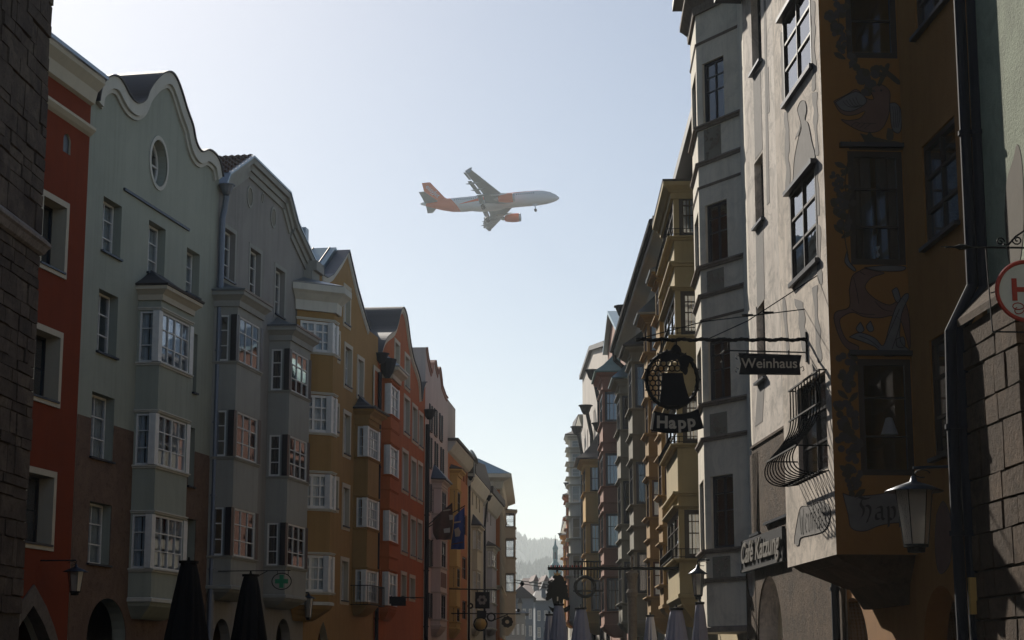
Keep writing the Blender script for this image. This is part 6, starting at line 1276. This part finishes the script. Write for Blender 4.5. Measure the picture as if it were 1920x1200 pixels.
for s in (-1, 1):
    wz = lambda y: -1.15 + (y - 1.8) * tD
    le = lambda y: 6.0 - (y - 1.8) * tan(radians(27.5)); te = lambda y: -.9 if y < 6.4 else -.9 - (y - 6.4) * tan(radians(15.5))
    ys = (1.6, 3.5, 6.4, 10, 13.5, 16.6, 17.0)
    wg = surf([((le(y), s * y, wz(y)), le(y) - (te(y) if y < 16.8 else te(y)) , .95 - y * .045, False) for y in ys], 'ac_grey', 'wing')
    surf([((le(17) + .1, s * 17.05, wz(17) + .75), .6, .08, True), ((le(17) - .2, s * 17.02, wz(17)), 1.5, .1, True), ((le(17) - .5, s * 17.05, wz(17) - .7), .6, .08, True)], 'ac_grey', 'wingtip_fence', wg)
    for ya, yb in ((2.0, 6.2), (6.6, 12.6)):
        surf([((te(y) - .12, s * y, wz(y) - .25), 1.35 if y < 7 else 1.1, .22, False) for y in (ya, yb)], 'ac_grey', 'flap', wg)
    for y in (6.5, 9.2, 12.2): b = MB(); b.tube([(te(y) + 2.2, s * y, wz(y) - .35), (te(y) + .6, s * y, wz(y) - .6), (te(y) - 1.0, s * y, wz(y) - .75), (te(y) - 1.9, s * y, wz(y) - .7)], [.05, .26, .22, .04], 'ac_grey', 8); b.obj('flap_fairing', wg)
    surf([((te(y) - .05, s * y, wz(y)), .7, .12, False) for y in (12.9, 16.2)], 'ac_grey', 'aileron', wg)
    E_ = MB(); E_.T = Matrix.Translation((0, s * 5.75, -2.35)) @ Matrix.Rotation(pi / 2, 4, 'Y')
    E_.lathe([(.86, 7.6), (1.0, 7.55), (1.14, 7.2), (1.2, 6.4), (1.16, 5.2), (.98, 4.0), (.8, 3.3), (.74, 3.3)], 'ac_orange', 24); en = E_.obj('engine', A, smooth=True)
    E_ = MB(); E_.T = Matrix.Translation((0, s * 5.75, -2.35)) @ Matrix.Rotation(pi / 2, 4, 'Y'); E_.lathe([(1.02, 7.62), (1.15, 7.3), (1.155, 7.2), (1.0, 7.5)], 'ac_metal', 24); E_.obj('intake_lip', en, smooth=True)
    E_ = MB(); E_.T = Matrix.Translation((0, s * 5.75, -2.35)) @ Matrix.Rotation(pi / 2, 4, 'Y'); E_.lathe([(.84, 7.61), (.1, 7.62)], 'ac_dark', 20); E_.obj('fan', en)
    E_ = MB(); E_.T = Matrix.Translation((0, s * 5.75, -2.35)) @ Matrix.Rotation(pi / 2, 4, 'Y'); E_.lathe([(.55, 3.4), (.42, 2.5), (.15, 2.0)], 'ac_metal', 16); E_.obj('exhaust', en, smooth=True)
    surf([((6.0, s * 5.75, -1.25), 4.6, .3, True), ((5.2, s * 5.75, -.75), 4.6, .3, True)], 'ac_white', 'pylon', en)
    st_ = surf([((-13.6, s * .7, .95), 3.9, .4, False), ((-16.6, s * 6.2, .95 + 5.5 * tan(radians(6))), 1.5, .14, False)], 'ac_grey', 'tailplane')
    g_ = MB(); g_.tube([(-1.2, s * 3.8, -1.2), (-1.2, s * 3.8, -3.3)], .14, 'ac_metal', 8); gg = g_.obj('main_gear', A)
    for d in (-.45, .45):
        w_ = MB(); w_.T = Matrix.Translation((-1.2, s * 3.8 + d, -3.3)) @ Matrix.Rotation(pi / 2, 4, 'X'); w_.lathe([(.3, -.2), (.52, -.18), (.58, -.1), (.58, .1), (.52, .18), (.3, .2)], 'ac_dark', 18); w_.obj('wheel', gg)
fin = surf([((-10.6, 0, 1.6), 6.4, .5, True), ((-12.2, 0, 2.6), 5.1, .45, True), ((-16.2, 0, 7.6), 2.3, .22, True)], 'ac_orange', 'tail_fin')
g_ = MB(); g_.tube([(12.2, 0, -1.8), (12.35, 0, -3.6)], .11, 'ac_metal', 8); gg = g_.obj('nose_gear', A)
for d in (-.25, .25):
    w_ = MB(); w_.T = Matrix.Translation((12.35, d, -3.6)) @ Matrix.Rotation(pi / 2, 4, 'X'); w_.lathe([(.2, -.12), (.36, -.1), (.38, 0), (.36, .1), (.2, .12)], 'ac_dark', 16); w_.obj('wheel', gg)
b = MB(); b.box(11.6, 13.0, -.55, -.5, -2.6, -1.8, 'ac_white'); b.obj('gear_door', gg)
# cabin windows (a few pixels in all), cockpit glass, doors
b = MB(); ang_ = radians(17)
for k in range(38):
    x = 12.2 - k * .58
    for s in (-1, 1): yy, zz_ = s * 1.99 * cos(ang_), 2.04 * sin(ang_); b.box(x - .1, x + .1, yy - .03, yy + .03, zz_ - .13, zz_ + .13, 'ac_dark')
tag(b.obj('cabin_window', fus), kind='stuff')
for s in (-1, 1):
    for x0, x1, z0, z1, y0, y1 in ((17.05, 16.2, .5, .95, .93, 1.05), (16.1, 15.3, .62, 1.05, 1.2, 1.28)):
        MB().add([(x0, s * y0, z0), (x1, s * (y1 + .18), z0 + .02), (x1 - .1, s * (y1 - .08), z1 + .1), (x0 - .45, s * y0 * .98, z1)], [(0, 1, 2, 3)], 'ac_dark').obj('cockpit_window', fus)
for s in (-1, 1):
    me = text_mesh('easyJet', 1.75, .01, 'ac_white', .0)
    # along the fin's sloping leading edge
    R_ = Matrix(((-s * -1, 0, 0, 0), (0, 0, -1, 0), (0, 1, 0, 0), (0, 0, 0, 1)))
    M_ = Matrix.Translation((-15.5 , s * .30, 4.6)) @ (Matrix.Rotation(radians(0 if s < 0 else 180), 4, 'Z')) @ Matrix.Rotation(radians(47 if s < 0 else -47), 4, 'Y') @ UP @ Matrix.Translation((0, -.45, 0))
    link('lettering', me, fin, M_)
    me = text_mesh('easyJet', 1.15, .01, 'ac_white', .015)
    link('lettering', me, fus, Matrix.Translation((8.6, s * 1.52, 1.42)) @ Matrix.Rotation(0 if s < 0 else pi, 4, 'Z') @ Matrix.Rotation(radians(-48), 4, 'X') @ UP)
# ------------------------------------------------------------------ hazy air over the whole valley
m = bpy.data.materials.new('haze'); m.use_nodes = True; n = m.node_tree; n.nodes.clear(); o = n.nodes.new('ShaderNodeOutputMaterial'); v = n.nodes.new('ShaderNodeVolumePrincipled')
v.inputs['Color'].default_value = (.91, .98, 1, 1); v.inputs['Density'].default_value = .00023; v.inputs['Anisotropy'].default_value = .27
n.links.new(v.outputs[0], o.inputs['Volume']); MT['haze'] = m
b = MB(); b.box(-2300, 2300, -420, 4700, -1, 270, 'haze'); tag(b.obj('haze'), 'pale bluish haze filling the valley air', 'haze', None, 'stuff')
